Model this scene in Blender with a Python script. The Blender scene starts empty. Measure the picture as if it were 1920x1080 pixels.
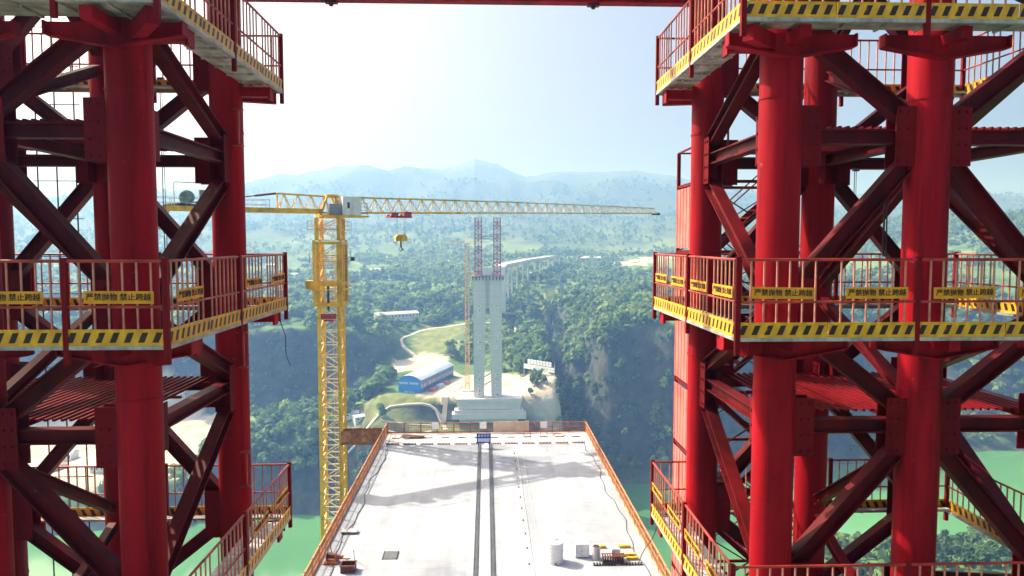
import bpy, bmesh, math, random
import numpy as np
from mathutils import Vector, Matrix
random.seed(7); RNG = np.random.default_rng(11)
SC = bpy.context.scene; COL = SC.collection
R = math.radians

# ------------------------------------------------------------------ camera, sky, sun, exposure
ZC = 23.3                                   # camera height above the bridge deck
cam = bpy.data.objects.new('camera', bpy.data.cameras.new('camera')); COL.objects.link(cam)
cam.data.sensor_width = 36; cam.data.lens = 25.3
cam.data.clip_start = 0.1; cam.data.clip_end = 40000
cam.location = (0, 0, ZC); cam.rotation_euler = (R(90 - 3.6), 0, R(-2.04))
SC.camera = cam
SUN_AZ, SUN_EL = -61, 43                    # degrees clockwise from +Y, elevation
W = bpy.data.worlds.new('World'); SC.world = W; W.use_nodes = True
nt = W.node_tree; sky = nt.nodes.new('ShaderNodeTexSky'); sky.sky_type = 'NISHITA'; sky.sun_disc = False
sky.sun_elevation = R(SUN_EL); sky.sun_rotation = R(SUN_AZ); sky.air_density = 0.7; sky.dust_density = 10.0; sky.ozone_density = 0.3
nt.links.new(sky.outputs[0], nt.nodes['Background'].inputs[0]); nt.nodes['Background'].inputs[1].default_value = 0.125
sl = bpy.data.lights.new('sun', 'SUN'); sl.energy = 5.0; sl.angle = R(0.5); sl.color = (1, .965, .92)
so = bpy.data.objects.new('sun', sl); COL.objects.link(so)
sd = Vector((math.sin(R(SUN_AZ)) * math.cos(R(SUN_EL)), math.cos(R(SUN_AZ)) * math.cos(R(SUN_EL)), math.sin(R(SUN_EL))))
so.rotation_euler = sd.to_track_quat('Z', 'Y').to_euler(); so.location = (0, 0, 200)
SC.view_settings.view_transform = 'Standard'; SC.view_settings.look = 'None'
SC.view_settings.exposure = 0.92; SC.view_settings.gamma = 1
SC.cycles.max_bounces = 6; SC.cycles.volume_bounces = 0
HAZE = 0.00055

# ------------------------------------------------------------------ materials
def mat(name, col, rough=.6, metal=0., var=.15, scale=3., col2=None, bump=0., bscale=30., streak=False, spec=.4):
    m = bpy.data.materials.new(name); m.use_nodes = True; n = m.node_tree.nodes; L = m.node_tree.links
    b = n['Principled BSDF']; b.inputs['Roughness'].default_value = rough; b.inputs['Metallic'].default_value = metal
    b.inputs['Specular IOR Level'].default_value = spec
    tc = n.new('ShaderNodeTexCoord'); mp = n.new('ShaderNodeMapping'); L.new(tc.outputs['Object'], mp.inputs[0])
    if streak: mp.inputs['Scale'].default_value = (1, 1, .12)
    no = n.new('ShaderNodeTexNoise'); no.inputs['Scale'].default_value = scale; no.inputs['Detail'].default_value = 6
    L.new(mp.outputs[0], no.inputs['Vector'])
    rp = n.new('ShaderNodeValToRGB'); e = rp.color_ramp.elements
    c2 = col2 or tuple(c * (1 - var * 1.6) for c in col)
    e[0].position = .32; e[0].color = (*c2, 1); e[1].position = .68
    e[1].color = (*[min(1, c * (1 + var * .5)) for c in col], 1)
    L.new(no.outputs['Fac'], rp.inputs[0]); L.new(rp.outputs[0], b.inputs['Base Color'])
    if bump:
        n2 = n.new('ShaderNodeTexNoise'); n2.inputs['Scale'].default_value = bscale; n2.inputs['Detail'].default_value = 4
        L.new(tc.outputs['Object'], n2.inputs['Vector'])
        bp = n.new('ShaderNodeBump'); bp.inputs['Strength'].default_value = bump; L.new(n2.outputs['Fac'], bp.inputs['Height'])
        L.new(bp.outputs[0], b.inputs['Normal'])
    return m
M = {}
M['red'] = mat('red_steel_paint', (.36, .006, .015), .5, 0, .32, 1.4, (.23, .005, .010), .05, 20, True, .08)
M['brace'] = mat('brace_red_shaded', (.13, .005, .007), .5, 0, .35, 1.8, (.075, .004, .006), bump=.05, bscale=25, spec=.12)  # red set darker than the columns, putting the towers' inner shade into the colour
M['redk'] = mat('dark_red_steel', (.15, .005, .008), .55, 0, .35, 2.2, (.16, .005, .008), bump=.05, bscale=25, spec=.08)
M['rail'] = mat('rail_red_paint', (.50, .05, .03), .45, 0, .3, 3)
M['bal'] = mat('baluster_paint', (.62, .25, .17), .45, 0, .25, 4)
M['orange'] = mat('orange_paint', (.62, .17, .03), .5, 0, .3, 2)
M['yellow'] = mat('crane_yellow', (.86, .53, .02), .45, 0, .25, 1.2, (.64, .36, .02))
M['cream'] = mat('pale_lacing_paint', (.78, .66, .42), .5, 0, .2, 2)
M['greyp'] = mat('galvanised_plank', (.52, .53, .53), .5, .2, .35, 4, (.30, .29, .27), .1, 40)
M['dark'] = mat('dark_steel', (.035, .03, .035), .5, .3, .3, 5)
M['white'] = mat('white_paint', (.78, .79, .80), .4, 0, .08, 3)
M['greyb'] = mat('grey_box_paint', (.26, .29, .34), .5, 0, .15, 3)
M['conc'] = mat('pier_concrete', (.68, .70, .73), .85, 0, .14, .15, None, .05, 2, True)
M['beige'] = mat('beige_concrete', (.58, .46, .33), .8, 0, .15, 1)
M['blue'] = mat('blue_sheet', (.008, .24, .85), .45, 0, .12, .3)
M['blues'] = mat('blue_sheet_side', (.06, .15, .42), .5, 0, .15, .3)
M['roofb'] = mat('pale_blue_roof', (.50, .62, .82), .4, 0, .06, .2)
M['roofg'] = mat('pale_grey_roof', (.50, .53, .56), .5, 0, .15, .3)
M['tank'] = mat('white_plastic', (.74, .75, .75), .35, 0, .05, 2)
M['rust'] = mat('rusty_steel', (.33, .12, .05), .75, 0, .4, 3, (.16, .06, .03))
M['maroon'] = mat('maroon_steel', (.10, .018, .022), .6, 0, .3, 4)
M['navy'] = mat('navy_frame', (.02, .07, .42), .5, 0, .1, 4)
M['sign'] = mat('white_sign_face', (.72, .78, .88), .4, 0, .06, 4)
M['ban'] = mat('banner_yellow', (.80, .36, .010), .55, 0, .15, 2.5)
M['ink'] = mat('black_print', (.03, .01, .008), .6, 0, .1, 5)
M['wink'] = mat('white_print', (.80, .82, .88), .6, 0, .05, 5)
M['glass'] = mat('cab_glass', (.05, .07, .09), .08, 0, .05, 1, spec=.8)
M['bark'] = mat('bark', (.09, .065, .045), .9, 0, .3, 2)
M['olive'] = mat('winch_green', (.22, .34, .31), .5, .1, .3, 2)
M['pink'] = mat('pale_red_sheet', (.62, .15, .13), .6, 0, .25, 1.5)
M['sand'] = mat('sand_road', (.55, .50, .42), .95, 0, .2, .08, None, .1, 1)
M['rope'] = mat('dark_rope', (.04, .04, .045), .8, 0, .1, 5)
M['grdark'] = mat('dark_mat', (.16, .17, .17), .8, 0, .2, 8)
M['trow'] = mat('crane_red', (.42, .02, .03), .5, 0, .2, 3)
M['lat'] = mat('lattice_red', (.42, .06, .07), .5, 0, .2, .6)
M['latw'] = mat('lattice_white', (.70, .62, .62), .5, 0, .1, .6)
M['farcr'] = mat('far_crane_paint', (.62, .38, .10), .5, 0, .1, .3)

def grime(m, lo=.45, sc=.9, stretch=.15, tint=(1, 1, 1), p0=.36, p1=.56, line=0., vec=None):
    """dirt streaks (and, with line, horizontal pour joints every `line` metres) over a material's own colour"""
    n = m.node_tree.nodes; L = m.node_tree.links; b = n['Principled BSDF']; tc = n.new('ShaderNodeTexCoord'); mp = n.new('ShaderNodeMapping')
    mp.inputs['Scale'].default_value = vec or (1, 1, stretch); mp.inputs['Location'].default_value = (3.3, 7.1, 1.9); L.new(tc.outputs['Object'], mp.inputs[0])
    no = n.new('ShaderNodeTexNoise'); no.inputs['Scale'].default_value = sc; no.inputs['Detail'].default_value = 9; no.inputs['Roughness'].default_value = .65; L.new(mp.outputs[0], no.inputs['Vector'])
    rp = n.new('ShaderNodeValToRGB'); e = rp.color_ramp.elements
    e[0].position = p0; e[0].color = (lo * tint[0], lo * tint[1], lo * tint[2], 1); e[1].position = p1; e[1].color = (1, 1, 1, 1); L.new(no.outputs['Fac'], rp.inputs[0])
    src = b.inputs['Base Color'].links[0].from_socket; fac = rp.outputs[0]
    mx = n.new('ShaderNodeMix'); mx.data_type = 'RGBA'; mx.blend_type = 'MULTIPLY'; mx.inputs[0].default_value = 1; L.new(src, mx.inputs[6]); L.new(fac, mx.inputs[7]); out = mx.outputs[2]
    if line:
        sx = n.new('ShaderNodeSeparateXYZ'); L.new(tc.outputs['Object'], sx.inputs[0])
        a = n.new('ShaderNodeMath'); a.operation = 'DIVIDE'; a.inputs[1].default_value = abs(line); L.new(sx.outputs['Z' if line > 0 else 'Y'], a.inputs[0])
        f = n.new('ShaderNodeMath'); f.operation = 'FRACT'; L.new(a.outputs[0], f.inputs[0])
        c = n.new('ShaderNodeMath'); c.operation = 'LESS_THAN'; c.inputs[1].default_value = .06 if line > 0 else .018; L.new(f.outputs[0], c.inputs[0])
        m2 = n.new('ShaderNodeMix'); m2.data_type = 'RGBA'; m2.blend_type = 'MULTIPLY'; L.new(c.outputs[0], m2.inputs[0]); L.new(out, m2.inputs[6]); m2.inputs[7].default_value = (.80, .80, .80, 1); out = m2.outputs[2]
    L.new(out, b.inputs['Base Color']); return m
for k, lo in (('red', .5), ('brace', .45), ('redk', .5), ('rail', .6), ('bal', .6), ('yellow', .6), ('greyp', .55), ('white', .75), ('orange', .6)): grime(M[k], lo)
grime(M['red'], .62, 5.0, .05, (1, 1, 1), .34, .5); grime(M['red'], .45, 9.0, .6, (1, 1.5, 1.2), .26, .36); grime(M['toe'] if 'toe' in M else M['ban'], .75, 2.5, .4)
def flecks(m, col, sc=7., p=.69):
    """pale chips and cement splashes"""
    n = m.node_tree.nodes; L = m.node_tree.links; b = n['Principled BSDF']; tc = n.new('ShaderNodeTexCoord')
    no = n.new('ShaderNodeTexNoise'); no.inputs['Scale'].default_value = sc; no.inputs['Detail'].default_value = 8; no.inputs['Roughness'].default_value = .7; L.new(tc.outputs['Object'], no.inputs['Vector'])
    rp = n.new('ShaderNodeValToRGB'); e = rp.color_ramp.elements; e[0].position = p; e[0].color = (0, 0, 0, 1); e[1].position = p + .05; e[1].color = (.7, .7, .7, 1); L.new(no.outputs['Fac'], rp.inputs[0])
    src = b.inputs['Base Color'].links[0].from_socket; mx = n.new('ShaderNodeMix'); mx.data_type = 'RGBA'; L.new(rp.outputs[0], mx.inputs[0]); L.new(src, mx.inputs[6]); mx.inputs[7].default_value = (*col, 1); L.new(mx.outputs[2], b.inputs['Base Color'])
flecks(M['red'], (.42, .16, .14), 5., .665); flecks(M['brace'], (.30, .14, .12), 6., .66); flecks(M['yellow'], (.42, .30, .16), 5., .67)
M['pylon'] = grime(mat('pylon_concrete', (.70, .655, .68), .85, 0, .05, .12, None, .0, 1.5, True), .90, .05, .2, line=4.5)
M['roofb'] = grime(M['roofb'], .75, .12, 1.0)
def toe_mat():
    m = bpy.data.materials.new('toe_board_stripes'); m.use_nodes = True; n = m.node_tree.nodes; L = m.node_tree.links
    b = n['Principled BSDF']; b.inputs['Roughness'].default_value = .5
    tc = n.new('ShaderNodeTexCoord'); sx = n.new('ShaderNodeSeparateXYZ'); L.new(tc.outputs['UV'], sx.inputs[0])
    def mth(op, a, bb):
        k = n.new('ShaderNodeMath'); k.operation = op
        for i, v in enumerate((a, bb)):
            if isinstance(v, (int, float)): k.inputs[i].default_value = v
            else: L.new(v, k.inputs[i])
        return k.outputs[0]
    u = mth('SUBTRACT', sx.outputs['X'], mth('MULTIPLY', sx.outputs['Y'], .42))      # metres along, metres up
    f = mth('FRACT', mth('MULTIPLY', mth('ADD', u, 10.06), 1 / .245), 0)
    st = mth('LESS_THAN', f, .45)
    st = mth('MULTIPLY', st, mth('GREATER_THAN', sx.outputs['Y'], .055)); st = mth('MULTIPLY', st, mth('LESS_THAN', sx.outputs['Y'], .235))
    no = n.new('ShaderNodeTexNoise'); no.inputs['Scale'].default_value = 3; no.inputs['Detail'].default_value = 7; L.new(tc.outputs['Object'], no.inputs['Vector'])
    rp = n.new('ShaderNodeValToRGB'); e = rp.color_ramp.elements
    e[0].position = .3; e[0].color = (.52, .24, .01, 1); e[1].position = .62; e[1].color = (.82, .45, .012, 1); L.new(no.outputs['Fac'], rp.inputs[0])
    r2 = n.new('ShaderNodeValToRGB'); e = r2.color_ramp.elements
    e[0].position = .66; e[0].color = (.02, .006, .006, 1); e[1].position = .78; e[1].color = (.4, .2, .03, 1); L.new(no.outputs['Fac'], r2.inputs[0])
    mx = n.new('ShaderNodeMix'); mx.data_type = 'RGBA'; L.new(st, mx.inputs[0]); L.new(rp.outputs[0], mx.inputs[6]); L.new(r2.outputs[0], mx.inputs[7])
    L.new(mx.outputs[2], b.inputs['Base Color']); return m
M['toe'] = grime(toe_mat(), .6, 2.0, .5, (1, .9, .8))

def deck_mat():
    m = mat('white_deck_concrete', (.335, .362, .41), .8, 0, .03, .5, None, .04, 6); n = m.node_tree.nodes; L = m.node_tree.links
    b = n['Principled BSDF']; tc = n.new('ShaderNodeTexCoord')
    mp = n.new('ShaderNodeMapping'); mp.inputs['Scale'].default_value = (.6, 1.0, 1); mp.inputs['Rotation'].default_value = (0, 0, R(24)); mp.inputs['Location'].default_value = (3.1, 1.7, 0)
    L.new(tc.outputs['Object'], mp.inputs[0])
    no = n.new('ShaderNodeTexNoise'); no.inputs['Scale'].default_value = .085; no.inputs['Detail'].default_value = 3; L.new(mp.outputs[0], no.inputs['Vector'])
    rp = n.new('ShaderNodeValToRGB'); e = rp.color_ramp.elements
    e[0].position = .56; e[0].color = (1, 1, 1, 1); e[1].position = .60; e[1].color = (.70, .71, .74, 1); L.new(no.outputs['Fac'], rp.inputs[0])  # grey smudges modelled on the crane's shadow, painted into the deck colour
    old = b.inputs['Base Color'].links[0].from_socket
    mx = n.new('ShaderNodeMix'); mx.data_type = 'RGBA'; mx.blend_type = 'MULTIPLY'; mx.inputs[0].default_value = 1
    L.new(old, mx.inputs[6]); L.new(rp.outputs[0], mx.inputs[7]); L.new(mx.outputs[2], b.inputs['Base Color']); return m
M['deck'] = grime(grime(deck_mat(), .82, .25, 1.0, (1, .99, .97), .38, .6, line=-4.2), .88, .9, 1, (.98, .99, 1), .40, .52, vec=(1, .04, 1))

def leaf_mat(name, c0, c1, c2):
    m = bpy.data.materials.new(name); m.use_nodes = True; n = m.node_tree.nodes; L = m.node_tree.links
    b = n['Principled BSDF']; b.inputs['Roughness'].default_value = .7; b.inputs['Specular IOR Level'].default_value = .2
    at = n.new('ShaderNodeAttribute'); at.attribute_name = 'tint'
    oi = n.new('ShaderNodeObjectInfo'); ad = n.new('ShaderNodeMath'); ad.operation = 'MULTIPLY_ADD'; ad.inputs[1].default_value = .25
    L.new(oi.outputs['Random'], ad.inputs[0]); L.new(at.outputs['Fac'], ad.inputs[2])
    rp = n.new('ShaderNodeValToRGB'); e = rp.color_ramp.elements
    e[0].position = .05; e[0].color = (*c0, 1); e[1].position = 1; e[1].color = (*c2, 1); k = e.new(.5); k.color = (*c1, 1)
    L.new(ad.outputs[0], rp.inputs[0]); L.new(rp.outputs[0], b.inputs['Base Color'])
    tr = n.new('ShaderNodeBsdfTranslucent'); L.new(rp.outputs[0], tr.inputs[0]); mx = n.new('ShaderNodeMixShader'); mx.inputs[0].default_value = .45
    L.new(b.outputs[0], mx.inputs[1]); L.new(tr.outputs[0], mx.inputs[2]); L.new(mx.outputs[0], n['Material Output'].inputs[0])
    return m
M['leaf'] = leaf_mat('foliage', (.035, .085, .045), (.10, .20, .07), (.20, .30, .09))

def terrain_mat():
    m = bpy.data.materials.new('hillside'); m.use_nodes = True; n = m.node_tree.nodes; L = m.node_tree.links
    b = n['Principled BSDF']; b.inputs['Roughness'].default_value = .95; b.inputs['Specular IOR Level'].default_value = .1
    tc = n.new('ShaderNodeTexCoord')
    def noise(s, d=8):
        k = n.new('ShaderNodeTexNoise'); k.inputs['Scale'].default_value = s; k.inputs['Detail'].default_value = d; L.new(tc.outputs['Object'], k.inputs['Vector']); return k.outputs['Fac']
    def ramp(f, *st):
        k = n.new('ShaderNodeValToRGB'); e = k.color_ramp.elements
        e[0].position, e[0].color = st[0][0], (*st[0][1], 1); e[1].position, e[1].color = st[-1][0], (*st[-1][1], 1)
        for p, c in st[1:-1]: q = e.new(p); q.color = (*c, 1)
        L.new(f, k.inputs[0]); return k.outputs[0]
    def mix(f, a, c):
        k = n.new('ShaderNodeMix'); k.data_type = 'RGBA'; L.new(f, k.inputs[0]); L.new(a, k.inputs[6]); L.new(c, k.inputs[7]); return k.outputs[2]
    green = ramp(noise(.05, 12), (.3, (.045, .09, .035)), (.5, (.08, .15, .05)), (.7, (.14, .22, .07)))
    field = ramp(noise(.008, 3), (.42, (.09, .17, .05)), (.6, (.19, .27, .09)))
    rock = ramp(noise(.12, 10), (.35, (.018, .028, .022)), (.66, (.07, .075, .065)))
    bare = ramp(noise(.1, 10), (.3, (.34, .31, .25)), (.7, (.58, .54, .46)))
    grass = ramp(noise(.15, 8), (.3, (.10, .14, .045)), (.7, (.22, .25, .09)))
    a = {}
    for k in ('rock', 'bare', 'grass', 'field'):
        q = n.new('ShaderNodeAttribute'); q.attribute_name = k; a[k] = q.outputs['Fac']
    c = mix(a['field'], green, field); c = mix(a['grass'], c, grass); c = mix(a['rock'], c, rock); c = mix(a['bare'], c, bare)
    L.new(c, b.inputs['Base Color'])
    bp = n.new('ShaderNodeBump'); bp.inputs['Strength'].default_value = .6; bp.inputs['Distance'].default_value = 3; L.new(noise(.12, 8), bp.inputs['Height']); L.new(bp.outputs[0], b.inputs['Normal'])
    return m
M['terrain'] = terrain_mat()

def water_mat():
    m = mat('jade_river_water', (.085, .25, .10), .08, 0, .25, .006, None, .5, .3, spec=.5)
    return m
M['water'] = water_mat()

# ------------------------------------------------------------------ mesh helpers
class MB:
    def __init__(s): s.v = []; s.f = []; s.uv = None
    def hexa(s, p):
        i = len(s.v); s.v += [tuple(q) for q in p]
        s.f += [tuple(i + k for k in q) for q in ((3, 2, 1, 0), (4, 5, 6, 7), (0, 1, 5, 4), (1, 2, 6, 5), (2, 3, 7, 6), (3, 0, 4, 7))]; return s
    def box(s, x0, x1, y0, y1, z0, z1):
        return s.hexa([(x0, y0, z0), (x1, y0, z0), (x1, y1, z0), (x0, y1, z0), (x0, y0, z1), (x1, y0, z1), (x1, y1, z1), (x0, y1, z1)])
    def bar(s, p, q, w, h=None, nrm=(0, 0, 1)):
        """box from p to q; h along nrm-ish, w across"""
        h = h or w; p, q = Vector(p), Vector(q); d = (q - p).normalized(); n = Vector(nrm)
        if abs(d.dot(n)) > .99: n = Vector((0, 1, 0))
        a = d.cross(n).normalized(); b = a.cross(d).normalized(); a *= w / 2; b *= h / 2
        return s.hexa([p - a - b, p + a - b, p + a + b, p - a + b, q - a - b, q + a - b, q + a + b, q - a + b])
    def ibeam(s, p, q, depth, width, t, nrm):
        """I section; nrm = normal of the web"""
        p, q = Vector(p), Vector(q); d = (q - p).normalized(); n = Vector(nrm).normalized(); c = n.cross(d).normalized()
        o = c * (depth / 2 - t / 2)
        s.bar(p + o, q + o, t, width, n); s.bar(p - o, q - o, t, width, n)
        s.bar(p, q, depth - 2 * t, t, n); return s
    def cyl(s, p, q, r, r2=None, n=10, cap=True):
        r2 = r if r2 is None else r2; p, q = Vector(p), Vector(q); d = (q - p).normalized()
        u = d.orthogonal().normalized(); w = d.cross(u); i = len(s.v)
        for c, rr in ((p, r), (q, r2)):
            for k in range(n):
                a = 2 * math.pi * k / n; s.v.append(tuple(c + (u * math.cos(a) + w * math.sin(a)) * rr))
        for k in range(n): s.f.append((i + k, i + (k + 1) % n, i + n + (k + 1) % n, i + n + k))
        if cap: s.f.append(tuple(i + k for k in range(n))[::-1]); s.f.append(tuple(i + n + k for k in range(n)))
        return s
    def prism(s, poly, z0, z1):
        i = len(s.v); n = len(poly); s.v += [(x, y, z0) for x, y in poly] + [(x, y, z1) for x, y in poly]
        s.f.append(tuple(i + k for k in range(n))[::-1]); s.f.append(tuple(i + n + k for k in range(n)))
        for k in range(n): s.f.append((i + k, i + (k + 1) % n, i + n + (k + 1) % n, i + n + k))
        return s
    def mesh(s, name, m, smooth=False):
        me = bpy.data.meshes.new(name); me.from_pydata(s.v, [], s.f); me.materials.append(M[m] if isinstance(m, str) else m)
        if smooth:
            me.polygons.foreach_set('use_smooth', [True] * len(me.polygons)); me.set_sharp_from_angle(angle=R(40))
        me.update(); return me
    def obj(s, name, m, parent=None, smooth=False): return link(name, s.mesh(name, m, smooth), parent)
def link(name, me, parent=None, loc=None, rz=None):
    o = bpy.data.objects.new(name, me); COL.objects.link(o)
    if parent: o.parent = parent
    if loc is not None: o.location = loc
    if rz is not None: o.rotation_euler = (0, 0, rz)
    return o
def tag(o, label=None, cat=None, group=None, kind=None):
    for k, v in (('label', label), ('category', cat), ('group', group), ('kind', kind)):
        if v: o[k] = v
    return o
def thing(name, loc, label, cat, group=None, rz=0):
    o = bpy.data.objects.new(name, None); COL.objects.link(o); o.location = loc; o.rotation_euler = (0, 0, rz); o.empty_display_size = .5
    return tag(o, label, cat, group)
def text_mesh(body, size, m, name='lettering'):
    c = bpy.data.curves.new('t', 'FONT'); c.body = body; c.size = size; c.align_x = 'CENTER'; c.align_y = 'CENTER'; c.extrude = .004; c.offset = size * .012
    o = bpy.data.objects.new('t', c); COL.objects.link(o); dg = bpy.context.evaluated_depsgraph_get()
    me = bpy.data.meshes.new_from_object(o.evaluated_get(dg)); bpy.data.objects.remove(o); me.name = name
    me.materials.clear(); me.materials.append(M[m]); return me

# ------------------------------------------------------------------ terrain
WATER = -150.0
PLAT = [(950, -28), (1200, -14), (1550, 14), (1900, 55), (2300, 105), (2700, 150)]
ST = {  # X station: (Y, z) along the far bank
 -1500: [(440, -152), (470, -130), (640, -120), (800, -30)],
 -700: [(430, -152), (450, -130), (620, -125), (650, -70), (760, -40)],
 -300: [(423, -152), (437, -131), (570, -126), (585, -120), (606, -55), (780, -40)],
 -215: [(432, -152), (452, -127), (560, -122), (580, -116), (601, -52), (780, -40)],
 -165: [(450, -152), (480, -116), (520, -108), (575, -112), (597, -48), (780, -40)],
 -120: [(452, -152), (482, -110), (520, -104), (574, -108), (596, -50), (780, -40)],
 -92: [(450, -152), (478, -105), (505, -92), (580, -97), (604, -62), (780, -40)],
 -72: [(445, -152), (470, -100), (496, -82), (560, -82), (600, -78), (660, -62), (800, -40)],
 -20: [(440, -152), (466, -101), (479, -98.5), (486, -81.5), (572, -81), (640, -66), (720, -52), (800, -40)],
 20: [(440, -152), (462, -103), (479, -99), (486, -81.5), (545, -80.5), (600, -72), (700, -60), (800, -45)],
 50: [(450, -152), (476, -120), (490, -82), (506, -71), (540, -65), (600, -70), (700, -65), (800, -48)],
 62: [(480, -152), (520, -140), (560, -124), (640, -106), (740, -84), (800, -50), (880, -34)],
 78: [(495, -152), (525, -141), (560, -124), (590, -72), (680, -50), (760, -40)],
 98: [(500, -152), (520, -143), (554, -46), (660, -38), (800, -36)],
 180: [(505, -152), (518, -144), (550, -34), (660, -31), (800, -30)],
 260: [(545, -152), (556, -142), (588, -42), (700, -30), (800, -25)],
 340: [(610, -152), (640, -140), (680, -60), (800, -30)],
 480: [(570, -152), (600, -120), (660, -40), (800, -8)],
 800: [(540, -152), (600, -105), (750, 5), (1000, 62), (1300, 60)],
 1500: [(540, -152), (600, -100), (800, 40), (1100, 90), (1500, 100)],
}
RY = 3300.
_ridge_px = [(-400, 395), (0, 400), (200, 392), (330, 385), (460, 352), (530, 336), (580, 325), (640, 312), (690, 316), (735, 327), (800, 316), (850, 310), (890, 297), (925, 305), (985, 325), (1030, 316), (1080, 318), (1130, 324), (1190, 317), (1260, 326), (1340, 350), (1480, 372), (1600, 368), (1700, 380), (1800, 378), (1920, 402), (2300, 400)]
RX = np.array([math.tan(math.atan((p - 960) / 1350) + R(2.04)) * RY for p, y in _ridge_px]); RZ = np.array([ZC + (455 - y) / 1350 * RY - 12 for p, y in _ridge_px])
def vnoise(x, y, seed=0):
    xi = np.floor(x).astype(np.int64); yi = np.floor(y).astype(np.int64); xf = x - xi; yf = y - yi
    def h(a, b): 
        n = (a * 374761393 + b * 668265263 + seed * 974711) & 0x7fffffff; n = ((n ^ (n >> 13)) * 1274126177) & 0x7fffffff
        return ((n ^ (n >> 16)) & 0xffff) / 65535.
    u = xf * xf * (3 - 2 * xf); v = yf * yf * (3 - 2 * yf)
    return (h(xi, yi) * (1 - u) + h(xi + 1, yi) * u) * (1 - v) + (h(xi, yi + 1) * (1 - u) + h(xi + 1, yi + 1) * u) * v - .5
def fbm(x, y, s, o=4, seed=0): return sum(vnoise(x / s * 2 ** k, y / s * 2 ** k, seed + k) / 1.8 ** k for k in range(o))
SX = sorted(ST)
def profile(pts, Y):
    yy = [p[0] for p in pts]; zz = [p[1] for p in pts]
    far = [(a, b) for a, b in PLAT if a > yy[-1] + 120]
    if yy[-1] > 950: far = [(a, b) for a, b in PLAT if a > 1700]
    return np.interp(Y, yy + [a for a, b in far], zz + [b for a, b in far])
def height(X, Y):
    X = np.asarray(X, float); Y = np.asarray(Y, float)
    wx = X + 10 * fbm(X, Y, 60, 3, 5) * (Y > 470) * np.clip((Y - 470) / 80, 0, 1) * (np.abs(X + 20) > 60)
    wY = Y + 16 * fbm(X, Y * .3, 40, 3, 8) * np.clip((Y - 505) / 30, 0, 1) * np.where((X > 60) | (X < -100), 1, 0)
    P = np.stack([profile(ST[s], wY) for s in SX])
    idx = np.clip(np.searchsorted(SX, wx) - 1, 0, len(SX) - 2); sx = np.array(SX, float)
    t = np.clip((wx - sx[idx]) / (sx[idx + 1] - sx[idx]), 0, 1); t = t * t * (3 - 2 * t)
    ii = np.arange(X.size); Pf = P.reshape(len(SX), -1)
    Z = (Pf[idx.ravel(), ii] * (1 - t.ravel()) + Pf[(idx + 1).ravel(), ii] * t.ravel()).reshape(X.shape)
    # far mountains
    rz = np.interp(X * RY / np.maximum(Y, 2300), RX, RZ)
    k = np.clip((Y - 2300) / (RY - 2300), 0, 1); k = k * k * (3 - 2 * k)
    ridge = Z * (1 - k) + rz * k
    ridge = np.where(Y > RY, rz - (Y - RY) * .22, ridge); Z = np.where(Y > 2300, ridge, Z)
    # relief
    a = np.clip((Y - 620) / 500, 0, 1) * 7 + np.clip((Y - 1100) / 900, 0, 1) * 26 + np.clip((Y - 1900) / 700, 0, 1) * 40
    a = a * np.where(Y > 2900, np.clip((RY + 100 - Y) / 500, .08, 1), 1)
    Z = Z + a * (fbm(X, Y, 330, 4, 1) + .6 * (.5 - np.abs(fbm(X, Y, 520, 3, 9))))
    rough = np.where((Y > 560) | (X < -100) | (X > 40), 1, 0) * np.where(Z > WATER + 3, 1, 0)
    Z = Z + rough * 5 * fbm(X, Y, 45, 3, 3)
    # near bank (under and behind the bridge)
    sh = np.interp(X, [-700, -120, 60, 140, 260, 600], [250, 240, 250, 336, 350, 345]); near = np.interp(sh - Y, [-40, 0, 15, 60, 200], [-170, -152, -122, -106, -75]) + 3 * fbm(X, Y, 40, 3, 4)
    Z = np.where(Y < 400, near, Z)
    return np.maximum(Z, -166)
ys = np.concatenate([np.linspace(-700, 180, 16), np.arange(200, 400, 8), np.arange(400, 900, 4), 900 * 1.02 ** np.arange(0, 92)]); ys = ys[ys < 4700]
g = 430 * 1.055 ** np.arange(1, 44); xs = np.concatenate([-g[::-1], np.arange(-430, 431, 5), g])
GX, GY = np.meshgrid(xs, ys); GZ = height(GX, GY)
def inpoly(X, Y, poly):
    c = np.zeros(X.shape, bool); n = len(poly)
    for i in range(n):
        x0, y0 = poly[i]; x1, y1 = poly[(i + 1) % n]
        if y0 == y1: continue
        c ^= ((y0 > Y) != (y1 > Y)) & (X < (x1 - x0) * (Y - y0) / (y1 - y0) + x0)
    return c
BARE = [[(-46, 496), (-20, 484), (48, 478), (50, 512), (30, 545), (-5, 578), (-24, 565), (-40, 512)], [(-78, 566), (-54, 575), (-32, 600), (-50, 628), (-76, 606)],
        [(-520, 437), (-228, 446), (-196, 470), (-200, 570), (-260, 590), (-520, 600)],
        [(215, 1180), (330, 1290), (700, 1400), (690, 1440), (320, 1350), (200, 1230)]]
GRASS = [[(-100, 446), (-20, 446), (-16, 486), (-48, 498), (-74, 508), (-102, 500)], [(-66, 622), (-25, 610), (-18, 690), (-60, 700)], [(60, 790), (160, 800), (170, 850), (70, 870)], [(150, 655), (290, 690), (290, 740), (150, 705)]]
def any_in(polys, X, Y): return np.any([inpoly(X, Y, p) for p in polys], axis=0)
jx, jy = GX + 8 * fbm(GX, GY, 25, 2, 21), GY + 8 * fbm(GX, GY, 25, 2, 22)
A_bare = any_in(BARE, jx, jy).astype(float); A_grass = any_in(GRASS, jx, jy).astype(float)
gy, gx = np.gradient(GZ, ys, xs); slope = np.hypot(gx, gy)
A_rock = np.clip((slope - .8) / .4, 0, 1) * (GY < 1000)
A_rock = np.maximum(A_rock, np.clip((GY - 1150) / 1200, 0, .8) * np.clip(1.1 + .9 * fbm(GX, GY, 260, 3, 88), .3, 1))
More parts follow.
